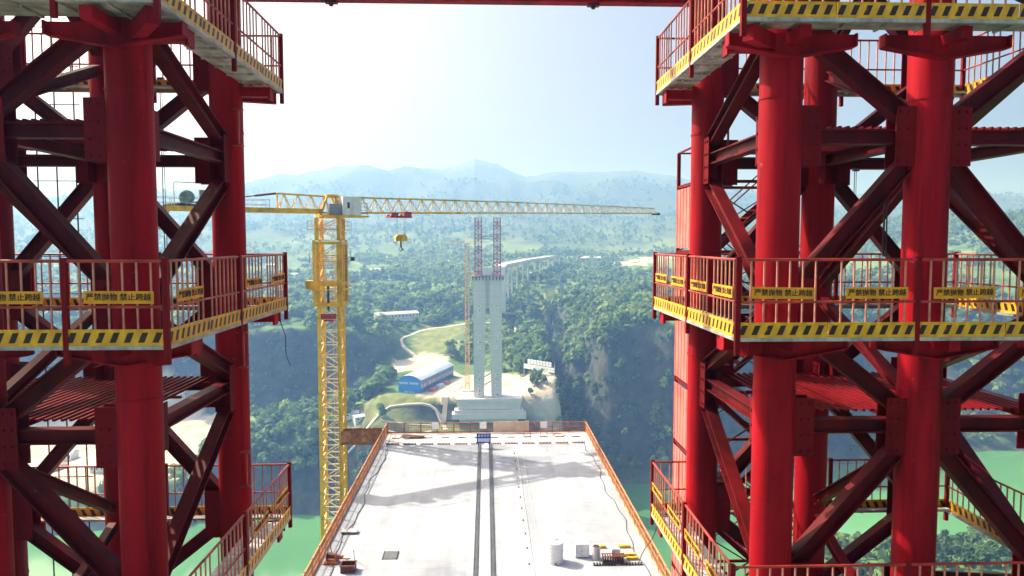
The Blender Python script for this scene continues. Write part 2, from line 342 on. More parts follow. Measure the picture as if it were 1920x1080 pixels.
A_rock = np.maximum(A_rock, ((GZ < WATER + 5) & (GY > 400) & (GY < 700)) * .8)
A_field = np.clip((fbm(GX, GY, 160, 3, 41) + .02) * 6, 0, 1) * (GY > 760) * np.clip((2600 - GY) / 600, 0, 1)
ny, nx = GX.shape; ii = np.arange(ny * nx).reshape(ny, nx)
F = np.stack([ii[:-1, :-1], ii[:-1, 1:], ii[1:, 1:], ii[1:, :-1]], -1).reshape(-1, 4)
def np_mesh(name, V, Fq, m, attrs=None, smooth=False):
    me = bpy.data.meshes.new(name); k = Fq.shape[1]
    me.vertices.add(len(V)); me.vertices.foreach_set('co', V.astype(np.float32).ravel())
    me.loops.add(Fq.size); me.loops.foreach_set('vertex_index', Fq.astype(np.int32).ravel())
    me.polygons.add(len(Fq)); me.polygons.foreach_set('loop_start', np.arange(0, Fq.size, k, dtype=np.int32))
    me.update(calc_edges=True)
    if smooth: me.polygons.foreach_set('use_smooth', np.ones(len(Fq), bool))
    for a, v in (attrs or {}).items():
        at = me.attributes.new(a, 'FLOAT', 'POINT'); at.data.foreach_set('value', v.astype(np.float32).ravel())
    me.materials.append(M[m]); return me
me = np_mesh('terrain', np.stack([GX, GY, GZ], -1).reshape(-1, 3), F, 'terrain', dict(rock=A_rock, bare=A_bare, grass=A_grass, field=A_field), True)
tag(link('terrain', me), kind='structure')
wv = np.array([(-5500, 180, WATER), (5500, 180, WATER), (5500, 680, WATER), (-5500, 680, WATER)])
tag(link('river_water', np_mesh('river_water', wv, np.array([[0, 1, 2, 3]]), 'water')), kind='structure')
def H(x, y): return float(height(np.array([x]), np.array([y]))[0])

def road(name, pts, w, m='sand', lift=.35):
    P = [Vector(p) for p in pts]; Q = []
    for i in range(len(P) - 1):
        n = max(2, int((P[i + 1] - P[i]).length / 5))
        p0 = P[max(i - 1, 0)]; p1 = P[i]; p2 = P[i + 1]; p3 = P[min(i + 2, len(P) - 1)]
        for k in range(n):
            t = k / n
            Q.append(.5 * ((2 * p1) + (p2 - p0) * t + (2 * p0 - 5 * p1 + 4 * p2 - p3) * t * t + (3 * p1 - p0 - 3 * p2 + p3) * t ** 3))
    Q.append(P[-1]); b = MB(); L = []
    for i, q in enumerate(Q):
        d = (Q[min(i + 1, len(Q) - 1)] - Q[max(i - 1, 0)]).normalized(); nrm = Vector((-d.y, d.x))
        z = (H(q.x + nrm.x * w / 3, q.y + nrm.y * w / 3) + H(q.x - nrm.x * w / 3, q.y - nrm.y * w / 3)) / 2 + lift
        for s in (-w / 2, w / 2): b.v.append((q.x + nrm.x * s, q.y + nrm.y * s, z))
        for s in (-w / 2, w / 2): b.v.append((q.x + nrm.x * s * 1.2, q.y + nrm.y * s * 1.2, z - 1.2))
    for i in range(len(Q) - 1):
        a = 4 * i; c = a + 4
        b.f += [(a, a + 1, c + 1, c), (a + 2, a, c, c + 2), (a + 1, a + 3, c + 3, c + 1)]
    o = b.obj(name, m); return tag(o, kind='structure')
road('access_road', [(-30, 478), (-26, 500), (-14, 545), (-30, 580), (-62, 620), (-78, 650), (-62, 676), (-36, 690), (-14, 704)], 4.2)
road('access_road', [(-92, 472), (-76, 478), (-66, 487), (-34, 483), (-27, 470)], 2.6)
for yy in (462.5, 468.5, 475): road('terrace_path', [(-70, yy + 2), (-52, yy), (-36, yy + .5)], 1.5)
road('hill_track', [(-14, 704), (10, 715), (30, 740)], 7)
road('hill_road', [(140, 1170), (230, 1215), (330, 1330), (520, 1400), (900, 1420)], 7)

# ------------------------------------------------------------------ trees
def crown_proto(n, seed, conical=False):
    r = np.random.default_rng(seed); V = []; T = []
    nl = 7 if n > 40 else 4
    lobes = []
    for k in range(nl):
        a = r.uniform(0, 6.28); h = r.uniform(.35, .88); rr = .34 * (1 - abs(h - .5)) * r.uniform(.3, 1)
        if conical: rr *= (1.15 - h)
        lobes.append((math.cos(a) * rr, math.sin(a) * rr, h, r.uniform(.16, .27) * ((1.25 - h) if conical else 1)))
    for i in range(n):
        cx, cy, cz, cr = lobes[i % nl]; d = r.normal(size=3); d /= np.linalg.norm(d); d[2] = abs(d[2]) * 1.0 if r.random() < .75 else d[2]
        c = np.array([cx, cy, cz]) + d * cr * r.uniform(.75, 1.1) * np.array([1, 1, .8 if not conical else 1.3])
        nn = d + r.normal(size=3) * .45; nn /= np.linalg.norm(nn); u = np.cross(nn, r.normal(size=3)); u /= np.linalg.norm(u); w = np.cross(nn, u)
        s = r.uniform(.065, .12) * (1 if n > 40 else 1.7)
        for a, b in ((-1, -.8), (1, -1), (.9, 1), (-1.1, .9)): V.append(c + u * s * a * r.uniform(.7, 1.2) + w * s * b * r.uniform(.7, 1.2) + nn * s * r.uniform(-.3, .3))
        T += [r.uniform(-.18, .18)] * 4
    return np.array(V), np.arange(4 * n).reshape(-1, 4), np.array(T)
def trunk_proto(seed):
    r = random.Random(seed); b = MB(); b.cyl((0, 0, -.06), (0, 0, .45), .028, .018, 6)
    for k in range(4):
        a = k * 1.7 + r.random(); b.cyl((0, 0, .25 + .05 * k), (math.cos(a) * .2, math.sin(a) * .2, .5 + .08 * k), .012, .005, 4)
    b.cyl((0, 0, .45), (.02, .01, .8), .018, .006, 5); return b
HI = [crown_proto(90, s, s in (3, 5)) for s in range(7)]; LO = [crown_proto(24, 20 + s, s == 3) for s in range(4)]; VLO = [crown_proto(11, 40 + s) for s in range(3)]
def forest(name, X, Y, hgt, protos, label, tintbase):
    n = len(X); Z = height(X, Y); VV = []; FF = []; TT = []; off = 0
    which = RNG.integers(0, len(protos), n)
    for p, (V, Fq, T) in enumerate(protos):
        k = np.where(which == p)[0]; m = len(k)
        if not m: continue
        a = RNG.uniform(0, 6.28, m); s = hgt[k]; wd = s * RNG.uniform(.6, 1.4, m)
        c, d = np.cos(a), np.sin(a)
        x = (V[None, :, 0] * c[:, None] - V[None, :, 1] * d[:, None]) * wd[:, None] + X[k][:, None]
        y = (V[None, :, 0] * d[:, None] + V[None, :, 1] * c[:, None]) * wd[:, None] + Y[k][:, None]
        z = V[None, :, 2] * s[:, None] + Z[k][:, None] - s[:, None] * .12
        VV.append(np.stack([x, y, z], -1).reshape(-1, 3)); TT.append((T[None] + tintbase[k][:, None]).ravel())
        FF.append((Fq[None] + (np.arange(m) * len(V))[:, None, None]).reshape(-1, 4) + off); off += m * len(V)
    o = link(name, np_mesh(name, np.concatenate(VV), np.concatenate(FF), 'leaf', dict(tint=np.concatenate(TT))))
    return tag(o, label, 'forest', kind='stuff')
CLEAR = BARE + GRASS + [[(-74, 492), (-20, 484), (-5, 575), (-36, 612), (-74, 600)], [(-70, 600), (-55, 600), (-10, 690), (45, 740), (30, 760), (-40, 715), (-90, 660)], [(-118, 668), (-62, 700), (-62, 735), (-122, 700)], [(-6, 470), (8, 470), (8, 760), (-6, 760)], [(-32, 455), (34, 455), (34, 545), (-32, 545)]]
def scatter(n, x0, x1, y0, y1, thr=-.25, seed=0, keep=None):
    X = RNG.uniform(x0, x1, n); Y = RNG.uniform(y0, y1, n)
    ok = (fbm(X, Y, 90, 3, 50 + seed) > thr) & ~any_in(CLEAR, X, Y) & (height(X, Y) > WATER + 4)
    st = np.hypot(height(X + 3, Y) - height(X - 3, Y), height(X, Y + 3) - height(X, Y - 3)) / 6
    gx_, gy_ = (height(X + 3, Y) - height(X - 3, Y)) / 6, (height(X, Y + 3) - height(X, Y - 3)) / 6
    facing = (-gx_ * sd.x - gy_ * sd.y + sd.z) / np.sqrt(1 + gx_ ** 2 + gy_ ** 2)
    ok &= (st < 1.3) | (RNG.random(n) < np.where(facing > .2, 1., .06))
    if keep is not None: ok &= keep(X, Y)
    return X[ok], Y[ok]
def tints(X, Y): return np.clip(.42 + .55 * fbm(X, Y, 120, 3, 61) + RNG.normal(0, .2, len(X)) - .25 * np.clip((Y - 1500) / 900, 0, 1), 0, .98)
vis = lambda X, Y: np.abs(X / Y - .0) < .80
X, Y = scatter(8200, -430, 520, 445, 780, -.32, 1, vis)
forest('slope_forest', X, Y, RNG.gamma(9, 1.05, len(X)).clip(3.5, 17), HI, 'dense green woodland on the gorge slopes and cliff tops', tints(X, Y))
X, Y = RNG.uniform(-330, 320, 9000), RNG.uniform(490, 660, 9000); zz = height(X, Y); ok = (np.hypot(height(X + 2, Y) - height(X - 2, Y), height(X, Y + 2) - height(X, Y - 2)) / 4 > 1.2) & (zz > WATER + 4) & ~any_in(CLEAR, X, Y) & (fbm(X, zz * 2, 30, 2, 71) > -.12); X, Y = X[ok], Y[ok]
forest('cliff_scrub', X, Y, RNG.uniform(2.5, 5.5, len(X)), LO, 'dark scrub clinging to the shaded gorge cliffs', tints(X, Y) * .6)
X, Y = scatter(20000, -900, 950, 760, 1400, -.12, 2, vis)
forest('plateau_forest', X, Y, RNG.gamma(9, .9, len(X)).clip(4, 15), LO, 'hazy green woods on the plateau behind the gorge', np.clip(tints(X, Y) + .15, 0, 1))
X, Y = scatter(13000, -2300, 2300, 1380, 2700, -.08, 3, vis)
forest('distant_forest', X, Y, RNG.uniform(9, 20, len(X)), VLO, 'far pale blue-green woods below the mountains', tints(X, Y))
X, Y = scatter(420, 130, 360, 250, 348, -.5, 4)
forest('near_bank_forest', X, Y, RNG.uniform(5, 10, len(X)), HI, 'bushy green trees on the near river bank beneath the right tower', tints(X, Y))
# single trees that can be told apart
CM = []
for s in range(4):
    V, Fq, T = crown_proto(150, 70 + s, s == 3); me = np_mesh('crown', V, Fq, 'leaf', dict(tint=T + .45)); CM.append((me, trunk_proto(s).mesh('trunk', 'bark')))
def tree(x, y, h, label, group, k=None):
    k = random.randrange(4) if k is None else k
    if k == 3 and group: label = 'pointed ' + label.split(' ', 1)[1]
    t = thing('broadleaf_tree', (x, y, H(x, y) - .2), label, 'tree', group, random.uniform(0, 6.28)); s = h * random.uniform(.9, 1.15); t.scale = (s, s, h)
    link('trunk', CM[k][1], t); link('crown', CM[k][0], t)
def tree_patch(n, poly, h0, h1, label, group):
    xs_ = [p[0] for p in poly]; ys_ = [p[1] for p in poly]; k = 0; it = 0; pts = []
    while k < n and it < 4000:
        it += 1; x = random.uniform(min(xs_), max(xs_)); y = random.uniform(min(ys_), max(ys_))
        if not inpoly(np.array([x]), np.array([y]), poly)[0] or H(x, y) < WATER + 5: continue
        if any((x - a) ** 2 + (y - b) ** 2 < 14 for a, b in pts): continue
        pts.append((x, y)); k += 1; tree(x, y, random.uniform(h0, h1), label, group)
tree_patch(55, [(-190, 470), (-105, 468), (-92, 500), (-100, 540), (-190, 540)], 9, 15, 'rounded leafy tree on the wooded knoll between crane mast and left tower', 'trees on the river knoll')
tree_patch(16, [(-92, 515), (-76, 505), (-70, 560), (-90, 570)], 9, 14, 'bushy tree along the yard edge left of the blue shed', 'trees beside the blue shed')
tree_patch(18, [(-84, 456), (-22, 452), (-22, 464), (-84, 470)], 5, 9, 'small tree at the foot of the terraced grass slope', 'trees below the terraced slope')
tree_patch(14, [(26, 535), (44, 545), (38, 590), (14, 585)], 10, 15, 'tall green tree behind the signboard beside the bridge pylon', 'trees behind the signboard')
tree_patch(9, [(30, 490), (42, 500), (38, 520), (31, 520)], 5, 8, 'low shrubby tree on the cliff edge below the signboard', 'trees on the cliff edge')
tree_patch(9, [(85, 506), (190, 508), (190, 516), (85, 522)], 7, 12, 'lone tree catching sun on the dark cliff foot', 'trees on the dark cliff')
tree(-70, 478, 11, 'solitary tree standing at the left end of the terraced slope', None, 0)

# ------------------------------------------------------------------ bridge deck
D = thing('bridge_deck', (0, 24, 0), 'wide white concrete bridge deck reaching out over the gorge', 'bridge deck')
OY = -24
def dchild(b, name, m, smooth=False, parent=D):
    o = b.obj(name, m, parent, smooth); o.location = (0, OY, 0) if parent is D else (0, 0, 0); return o
dchild(MB().box(-12.4, 12.4, -60, 82.1, -.35, 0), 'slab', 'deck')
dchild(MB().box(-12.4, 12.4, 82.1, 87.4, -.35, -.012), 'end_slab', mat('fresh_concrete', (.62, .56, .52), .85, 0, .1, .4))
b = MB()
b.hexa([(-6.5, -60, -6), (6.5, -60, -6), (6.5, 87.1, -4), (-6.5, 87.1, -4), (-8, -60, -.35), (8, -60, -.35), (8, 87.1, -.35), (-8, 87.1, -.35)])
dchild(b, 'box_girder', 'conc')
for x in (-.82, .42):
    b = MB(); b.box(x - .09, x + .09, 18, 82, 0, .05); b.box(x - .16, x - .11, 18, 82, 0, .09); b.box(x + .11, x + .16, 18, 82, 0, .09)
    dchild(b, 'track_rail', mat('track_steel', (.10, .11, .12), .5, .3, .2, 1))
dchild(MB().box(-.62, .22, 18, 82, .0, .012), 'track_strip', mat('track_strip', (.34, .36, .40), .7))
b = MB(); b.box(3.3, 3.36, 18, 81, 0, .06); b.box(3.95, 3.98, 18, 81, 0, .03); dchild(b, 'joint_strip', mat('joint_grey', (.50, .52, .53), .8))
stud = MB().cyl((0, 0, 0), (0, 0, .12), .05, .05, 6).mesh('anchor_stud', 'dark')
for k in range(20): link('anchor_stud', stud, D, (3.05 + .012 * (k % 3), 26 + k * 2.75 + OY, 0))
for k in range(12):                                                       # open pockets with rebar across the end of the deck
    x0 = -11.6 + k * 1.96
    b = MB()
    for j in range(9): b.box(x0 + j * .17, x0 + j * .17 + .1, 82.2, 82.5, 0, .16)
    dchild(b, 'rebar_row', 'dark')
    dchild(MB().box(x0 + .3, x0 + 1.25, 84.9, 85.1, -.01, .07), 'anchor_slot', 'dark')
for k in range(2):
    b = MB()
    for j in range(8): b.box(7.7 + k * 1.95 + j * .21, 7.7 + k * 1.95 + j * .21 + .12, 50.35, 50.6, 0, .14)
    dchild(b, 'rebar_row', 'dark')
def deck_rail(name, p, q, label, pm, n):
    p, q = Vector(p), Vector(q); d = (q - p); L = d.length / n; ang = math.atan2(d.y, d.x)
    t = thing(name, p, label, 'railing', None, ang)
    b = MB(); b.box(0, L, -.04, .04, 1.22, 1.3); b.box(0, L, -.03, .03, .68, .73); b.box(0, L, -.02, .02, .02, .2)
    pm_ = b.mesh('rails', pm); c = MB()
    for k in range(int(L / .2)): c.box(.1 + k * .2 - .018, .1 + k * .2 + .018, -.018, .018, .2, 1.22)
    cm = c.mesh('balusters', pm); sm = MB().box(-.05, .05, -.06, .06, 0, 1.36).mesh('post', pm)
    for k in range(n):
        link('rail_panel', pm_, t, (k * L, 0, 0)); o = link('baluster_row', cm, t, (k * L, 0, 0)); o['kind'] = 'stuff'; link('post', sm, t, (k * L, 0, 0))
    link('post', sm, t, (n * L, 0, 0)); return t
M['drail'] = mat('deck_rail_orange', (.66, .28, .12), .5, 0, .3, 1.5)
deck_rail('deck_railing', (-12.2, 20, 0), (-12.2, 87.1, 0), 'orange guard rail along the deck edge on the crane side', 'drail', 32)
deck_rail('deck_railing', (12.2, 20, 0), (12.2, 87.1, 0), 'orange guard rail along the deck edge facing the dark cliff', 'drail', 32)
deck_rail('deck_railing', (-12.1, 87.2, 0), (12.1, 87.2, 0), 'rusty guard rail across the open end of the deck', 'rust', 12)
for x, who in ((-6.3, 'crane-side end'), (-.45, 'middle'), (7.0, 'cliff-side end')):
    t = thing('notice_board', (x, 87.08, .55), 'small blank white board hung on the %s of the deck end rail' % who, 'notice board')
    MB().box(-.42, .42, -.03, .02, 0, .85).obj('board', 'white', t); MB().box(-.45, .45, -.04, -.032, .85, .89).obj('frame', 'greyb', t)
# curing blanket on the middle of the end rail
b = MB()
for k in range(8): b.box(-.2 + k * .55 + 1.0, .33 + k * .55 + 1.0, 86.98, 87.02 + .02 * (k % 2), .1, 1.45 + .04 * math.sin(k * 2))
tag(b.obj('tarpaulin', 'beige'), 'tan tarpaulin hung over the deck end rail before the pylon', 'tarpaulin')
# blue sign on the deck
t = thing('site_sign', (-.35, 80.6, 0), 'dark blue framed sign with white lettering standing on the deck rails', 'sign'); t.scale = (1.2, 1, 1.25)
MB().box(-.68, .68, -.03, .03, .45, 1.35).obj('panel', 'navy', t)
for x in (-.5, .55): MB().box(x - .035, x + .035, -.03, .05, 0, .45).obj('leg', 'navy', t)
b = MB()
def glyph(b, x, z, s, y, rnd):
    """unreadable small character: a block of strokes"""
    for k in range(4): b.box(x - s * .42, x + s * .42, y - .012, y, z - s * .4 + k * s * .25, z - s * .4 + k * s * .25 + s * .12)
    for k in range(2 + rnd.randrange(2)): xx = x + s * rnd.uniform(-.4, .3); b.box(xx, xx + s * .12, y - .013, y - .0005, z - s * .42, z + s * .42)
rg = random.Random(3)
for k in range(4): glyph(b, -.42 + k * .28, 1.14, .24, -.032, rg)
b.obj('lettering', 'wink', t); MB().box(-.55, .55, -.042, -.032, .58, .9).obj('text_panel', 'sign', t)

# things standing on the deck
t = thing('water_tank', (4.95, 51.2, 0), 'round white plastic water tank standing on the bridge deck', 'tank')
b = MB(); b.cyl((0, 0, 0), (0, 0, 1.5), .62, .62, 24); b.cyl((0, 0, 1.5), (0, 0, 1.66), .62, .34, 24)
for k in range(5): b.cyl((0, 0, .2 + k * .27), (0, 0, .26 + k * .27), .645, .645, 24)
b.obj('body', 'tank', t, True); MB().cyl((0, 0, 1.66), (0, 0, 1.76), .22, .2, 16).obj('lid', 'tank', t, True); MB().cyl((0, -.6, .12), (0, -.75, .12), .05, .05, 8).obj('tap', 'dark', t)
t = thing('cabinet', (7.05, 52.0, 0), 'white metal cabinet on the deck beside the water tank', 'cabinet')
MB().box(-.52, .52, -.3, .3, .06, 1.05).obj('body', 'white', t); MB().box(-.5, -.01, -.315, -.3, .1, 1.0).obj('door', 'white', t); MB().box(.01, .5, -.315, -.3, .1, 1.0).obj('door', 'white', t); MB().box(-.06, -.03, -.34, -.315, .5, .62).obj('handle', 'dark', t)
t = thing('barrel', (8.05, 51.5, 0), 'grey lidded barrel beside the rusty rebar cage', 'barrel')
MB().cyl((0, 0, 0), (0, 0, .95), .3, .3, 16).obj('body', mat('barrel_grey', (.5, .48, .48), .5), t, True); MB().cyl((0, 0, .95), (0, 0, .99), .26, .24, 16).obj('lid', 'dark', t, True)
t = thing('rebar_cage', (9.2, 50.85, 0), 'low dark red rebar cage lying on the deck', 'rebar cage')
for k in range(9): MB().box(-.75 + k * .18 - .03, -.75 + k * .18 + .03, -.25, .25, 0, .6).obj('stirrup', 'maroon', t)
b = MB()
for y in (-.24, .24):
    for z in (.05, .58): b.bar((-.85, y, z), (.85, y, z), .05)
b.obj('long_bars', 'rust', t)
tag(MB().box(9.15, 9.8, 51.3, 51.7, 0, .75).box(9.2, 9.75, 51.35, 51.65, .75, .82).obj('crate', 'white'), 'small white crate standing behind the rebar cage', 'crate')
for i, (x, y, l, lab) in enumerate(((8.6, 53.4, 1.0, 'short yellow beam lying on the deck behind the barrel'), (10.5, 53.4, 1.0, 'short yellow beam lying on the deck near the cliff-side rail'), (10.3, 51.9, 1.5, 'long yellow beam lying beside the rebar cage'), (10.7, 51.3, .9, 'shorter yellow beam lying nearest the cliff-side rail'))):
    tag(MB().ibeam((x - l / 2, y, .11), (x + l / 2, y, .11), .2, .16, .025, (0, 1, 0)).obj('steel_beam', 'yellow'), lab, 'beam', 'yellow beams on the deck')
t = thing('winch', (-11.35, 51.6, 0), 'orange winch with cable drum on the deck against the crane-side rail', 'winch')
MB().box(-.5, .5, -.4, .4, .05, .16).obj('base_frame', 'orange', t); b = MB().cyl((-.3, 0, .5), (.3, 0, .5), .2, .2, 14)
b.obj('drum', 'maroon', t, True)
for x in (-.34, .3): MB().cyl((x, 0, .5), (x + .05, 0, .5), .36, .36, 16).obj('flange', 'orange', t, True)
MB().cyl((.4, .1, .35), (.85, .1, .35), .16, .16, 12).obj('motor', 'orange', t, True); MB().bar((0, .3, .16), (-.15, .3, 1.5), .06).obj('lever', 'rust', t); MB().box(.9, 1.4, -.2, .1, .3, .42).box(1.1, 1.2, -.1, 0, 0, .3).obj('guard', 'beige', t)
t = thing('steel_bin', (-9.9, 50.2, 0), 'dark maroon open steel bin on the deck beside the winch', 'bin')
b = MB(); b.box(-.45, .55, -.4, -.36, 0, .55); b.box(-.45, .55, .36, .4, 0, .55); b.box(-.45, -.41, -.36, .36, 0, .55); b.box(.51, .55, -.36, .36, 0, .55); b.obj('wall', 'maroon', t); MB().box(-.41, .51, -.36, .36, 0, .06).obj('bottom', 'maroon', t); MB().box(-.49, .59, -.44, -.4, .5, .58).box(-.49, .59, .4, .44, .5, .58).obj('rim', 'rust', t)
tag(MB().cyl((-9.75, 52.0, 0), (-9.65, 51.2, 1.1), .025, .025, 6).obj('steel_rod', 'dark'), 'thin dark steel rod leaning behind the maroon bin', 'rod')
t = thing('formwork_panel', (-10.95, 57.0, 0), 'flat grey formwork panel propped on the deck near the crane-side rail', 'panel'); MB().box(-.75, .55, -.35, .3, .12, .22).obj('sheet', 'greyp', t); MB().box(-.7, .5, -.3, -.2, 0, .12).box(-.7, .5, .15, .25, 0, .12).obj('batten', 'dark', t)
t = thing('floor_grate', (-7.2, 52.6, 0), 'dark grey square grate lying flat on the white deck', 'grate'); b = MB()
for k in range(9): b.box(-.5, .5, -.62 + k * .15, -.62 + k * .15 + .1, .01, .06)
b.obj('bars', 'grdark', t); MB().box(-.55, -.5, -.66, .72, .01, .08).box(.5, .55, -.66, .72, .01, .08).obj('frame', 'dark', t)
t = thing('rebar_bundle', (-8.9, 85.0, 0), 'heap of rusty rebar bundles at the deck end by the crane', 'rebar bundle')
for k in range(9): MB().cyl((-1.5 + random.random() * .6, -.5 + k * .14, .1 + .09 * (k % 3)), (1.2 + random.random() * .5, -.3 + k * .1, .1 + .1 * (k % 2)), .05, .05, 5).obj('bar', 'rust' if k % 2 else 'dark', t)
b = MB()
for k in range(28):
    a, c = k * .45, (k + 1) * .45; r_ = .55 + .012 * k
    b.cyl((math.cos(a) * r_, math.sin(a) * r_, .04 + .003 * k), (math.cos(c) * r_, math.sin(c) * r_, .04 + .003 * k), .03, .03, 5)
o = b.obj('hose_coil', 'rust'); o.location = (8.7, 85.6, 0); tag(o, 'coiled brown hose lying on the deck end', 'hose')
for x, lab in ((4.9, 'small red trestle by the deck end nearer the deck centre'), (6.9, 'small red trestle by the deck end nearer the coiled hose')):
    t = thing('trestle', (x, 85.7, 0), lab, 'trestle', 'red trestles at the deck end')
    MB().box(-.45, .45, -.06, .06, .5, .6).obj('top_bar', 'trow', t)
    for sx in (-.4, .4):
        for sy in (-.25, .25): MB().bar((sx, 0, .52), (sx, sy, 0), .05).obj('leg', 'trow', t)
# support pier below the deck (mostly out of the picture)
tag(MB().box(-6.2, 6.2, 5, 15, -190, -5.2).obj('bridge_pier', 'conc'), 'broad concrete pier carrying the deck below the red towers', 'pier')

# ------------------------------------------------------------------ red towers
S = 5.95; FLOOR = ZC - 1.72
BALM = MB().box(-.014, .014, -.014, .014, .2, 1.38).mesh('baluster', 'bal')
POSTM = MB().box(-.045, .045, -.05, .04, -.42, 1.46).mesh('post', 'redk')
LET = text_mesh('严禁抛物 禁止跨越', .135, 'ink')
_cache = {}
def panel_meshes(L):
    k = round(L, 2)
    if k in _cache: return _cache[k]
    b = MB(); b.cyl((0, 0, 1.4), (L, 0, 1.4), .028, .028, 8); b.cyl((0, 0, .6), (L, 0, .6), .024, .024, 8); rail = b.mesh('railing', 'rail', True)
    t = MB().box(.01, L - .01, -.035, -.022, -.08, .21).mesh('toe_board', 'toe'); uv = t.uv_layers.new(name='uv')
    for lp in t.loops:
        v = t.vertices[lp.vertex_index].co; uv.data[lp.index].uv = (v.x, v.z + .08)
    e = MB().box(0, L, -.04, .05, -.15, -.082)
    for i in range(3): e.cyl((.2 + i * .12, -.045, -.115), (.2 + i * .12, -.04, -.115), .02, .02, 6)
    em = e.mesh('edge_channel', 'greyp'); bw = min(1.2, L * .72)
    bn = MB().box(-bw / 2, bw / 2, -.05, -.042, .66, .88).mesh('warning_banner', 'ban')
    _cache[k] = (rail, t, em, bn, bw); return _cache[k]
def platform(tw, k, floor, xin, xout, yf, yb, y0, y1, cin, side):
    which = {1: 'upper', 0: 'middle', -1: 'lower'}[k]
    P = thing('work_platform', ((xin + xout) / 2, (yf + yb) / 2, floor), '%s railed work platform with striped toe boards round the %s' % (which, tw), 'platform', 'railed work platforms round the towers')
    base = Vector(P.location)
    def run(p, q, banners):
        p, q = Vector((*p, floor)), Vector((*q, floor)); d = q - p; n = max(1, round(d.length / 1.74)); L = d.length / n; ang = math.atan2(d.y, d.x); u = d.normalized()
        rail, toe, em, bn, bw = panel_meshes(L)
        for i in range(n):
            c = p + u * (L * i) - base
            ro = link('railing', rail, P, c, ang); m_ = int(round(L / .245))
            for j in range(1, m_): link('baluster', BALM, ro, (L * j / m_, 0, 0))
            link('toe_board', toe, P, c, ang); link('edge_channel', em, P, c, ang)
            if i % 2 == 0 or i == 0: link('post', POSTM, ro, (0, 0, 0))
            if banners and not (n < 5 and i == 1 and side < 0) and random.random() > .08:
                bo = link('warning_banner', bn, ro, (L * .5 + random.uniform(-.12, .12), 0, 0)); bo.rotation_euler = (0, random.uniform(-.015, .015), 0)
                lo = link('lettering', LET, bo, (0, -.052, .77)); lo.rotation_euler = (R(90), 0, 0)
        link('post', POSTM, P, q - base, ang)
    if side > 0:  # right tower: outward normal = -y local; run so that local -y faces outwards
        run((xin, yf), (xout, yf), True); run((xin, yb), (xin, yf), k < 1); run((xout, yb), (xin, yb), False); run((xout, yf), (xout, yb), False)
    else:
        run((xout, yf), (xin, yf), True); run((xin, yf), (xin, yb), k < 1); run((xin, yb), (xout, yb), False); run((xout, yb), (xout, yf), False)
    # floor planks
    lo, hi = min(xin, xout), max(xin, xout)
    def planks(a0, a1, b0, b1, alongx, n):
        w = (b1 - b0) / n
        for i in range(n):
            c0, c1 = b0 + i * w + .008, b0 + (i + 1) * w - .008; z = -.06 - .004 * (i % 2)
            b = MB()
            if alongx: b.box(a0, a1, c0, c1, z, z + .05)
            else: b.box(c0, c1, a0, a1, z, z + .05)
            m_ = int((a1 - a0) / .8)
            for j in range(m_):
                s_ = a0 + .4 + j * .8
                if alongx: b.box(s_, s_ + .05, c0 + .02, c1 - .02, z - .05, z - .001)
                else: b.box(c0 + .02, c1 - .02, s_, s_ + .05, z - .05, z - .001)
            o = b.obj('floor_plank', 'greyp', P); o.location = (-base.x, -base.y, 0)
    planks(lo + .03, hi - .03, yf + .05, y0 - .43, True, 3)
    if side > 0: planks(y0 - .42, y1 + .1, xin + .05, cin - .43, False, 3)
    else: planks(y0 - .42, y1 + .1, cin + .43, xin - .05, False, 3)
    planks(lo + .03, hi - .03, y1 + .42, yb - .03, True, 1)
    return P

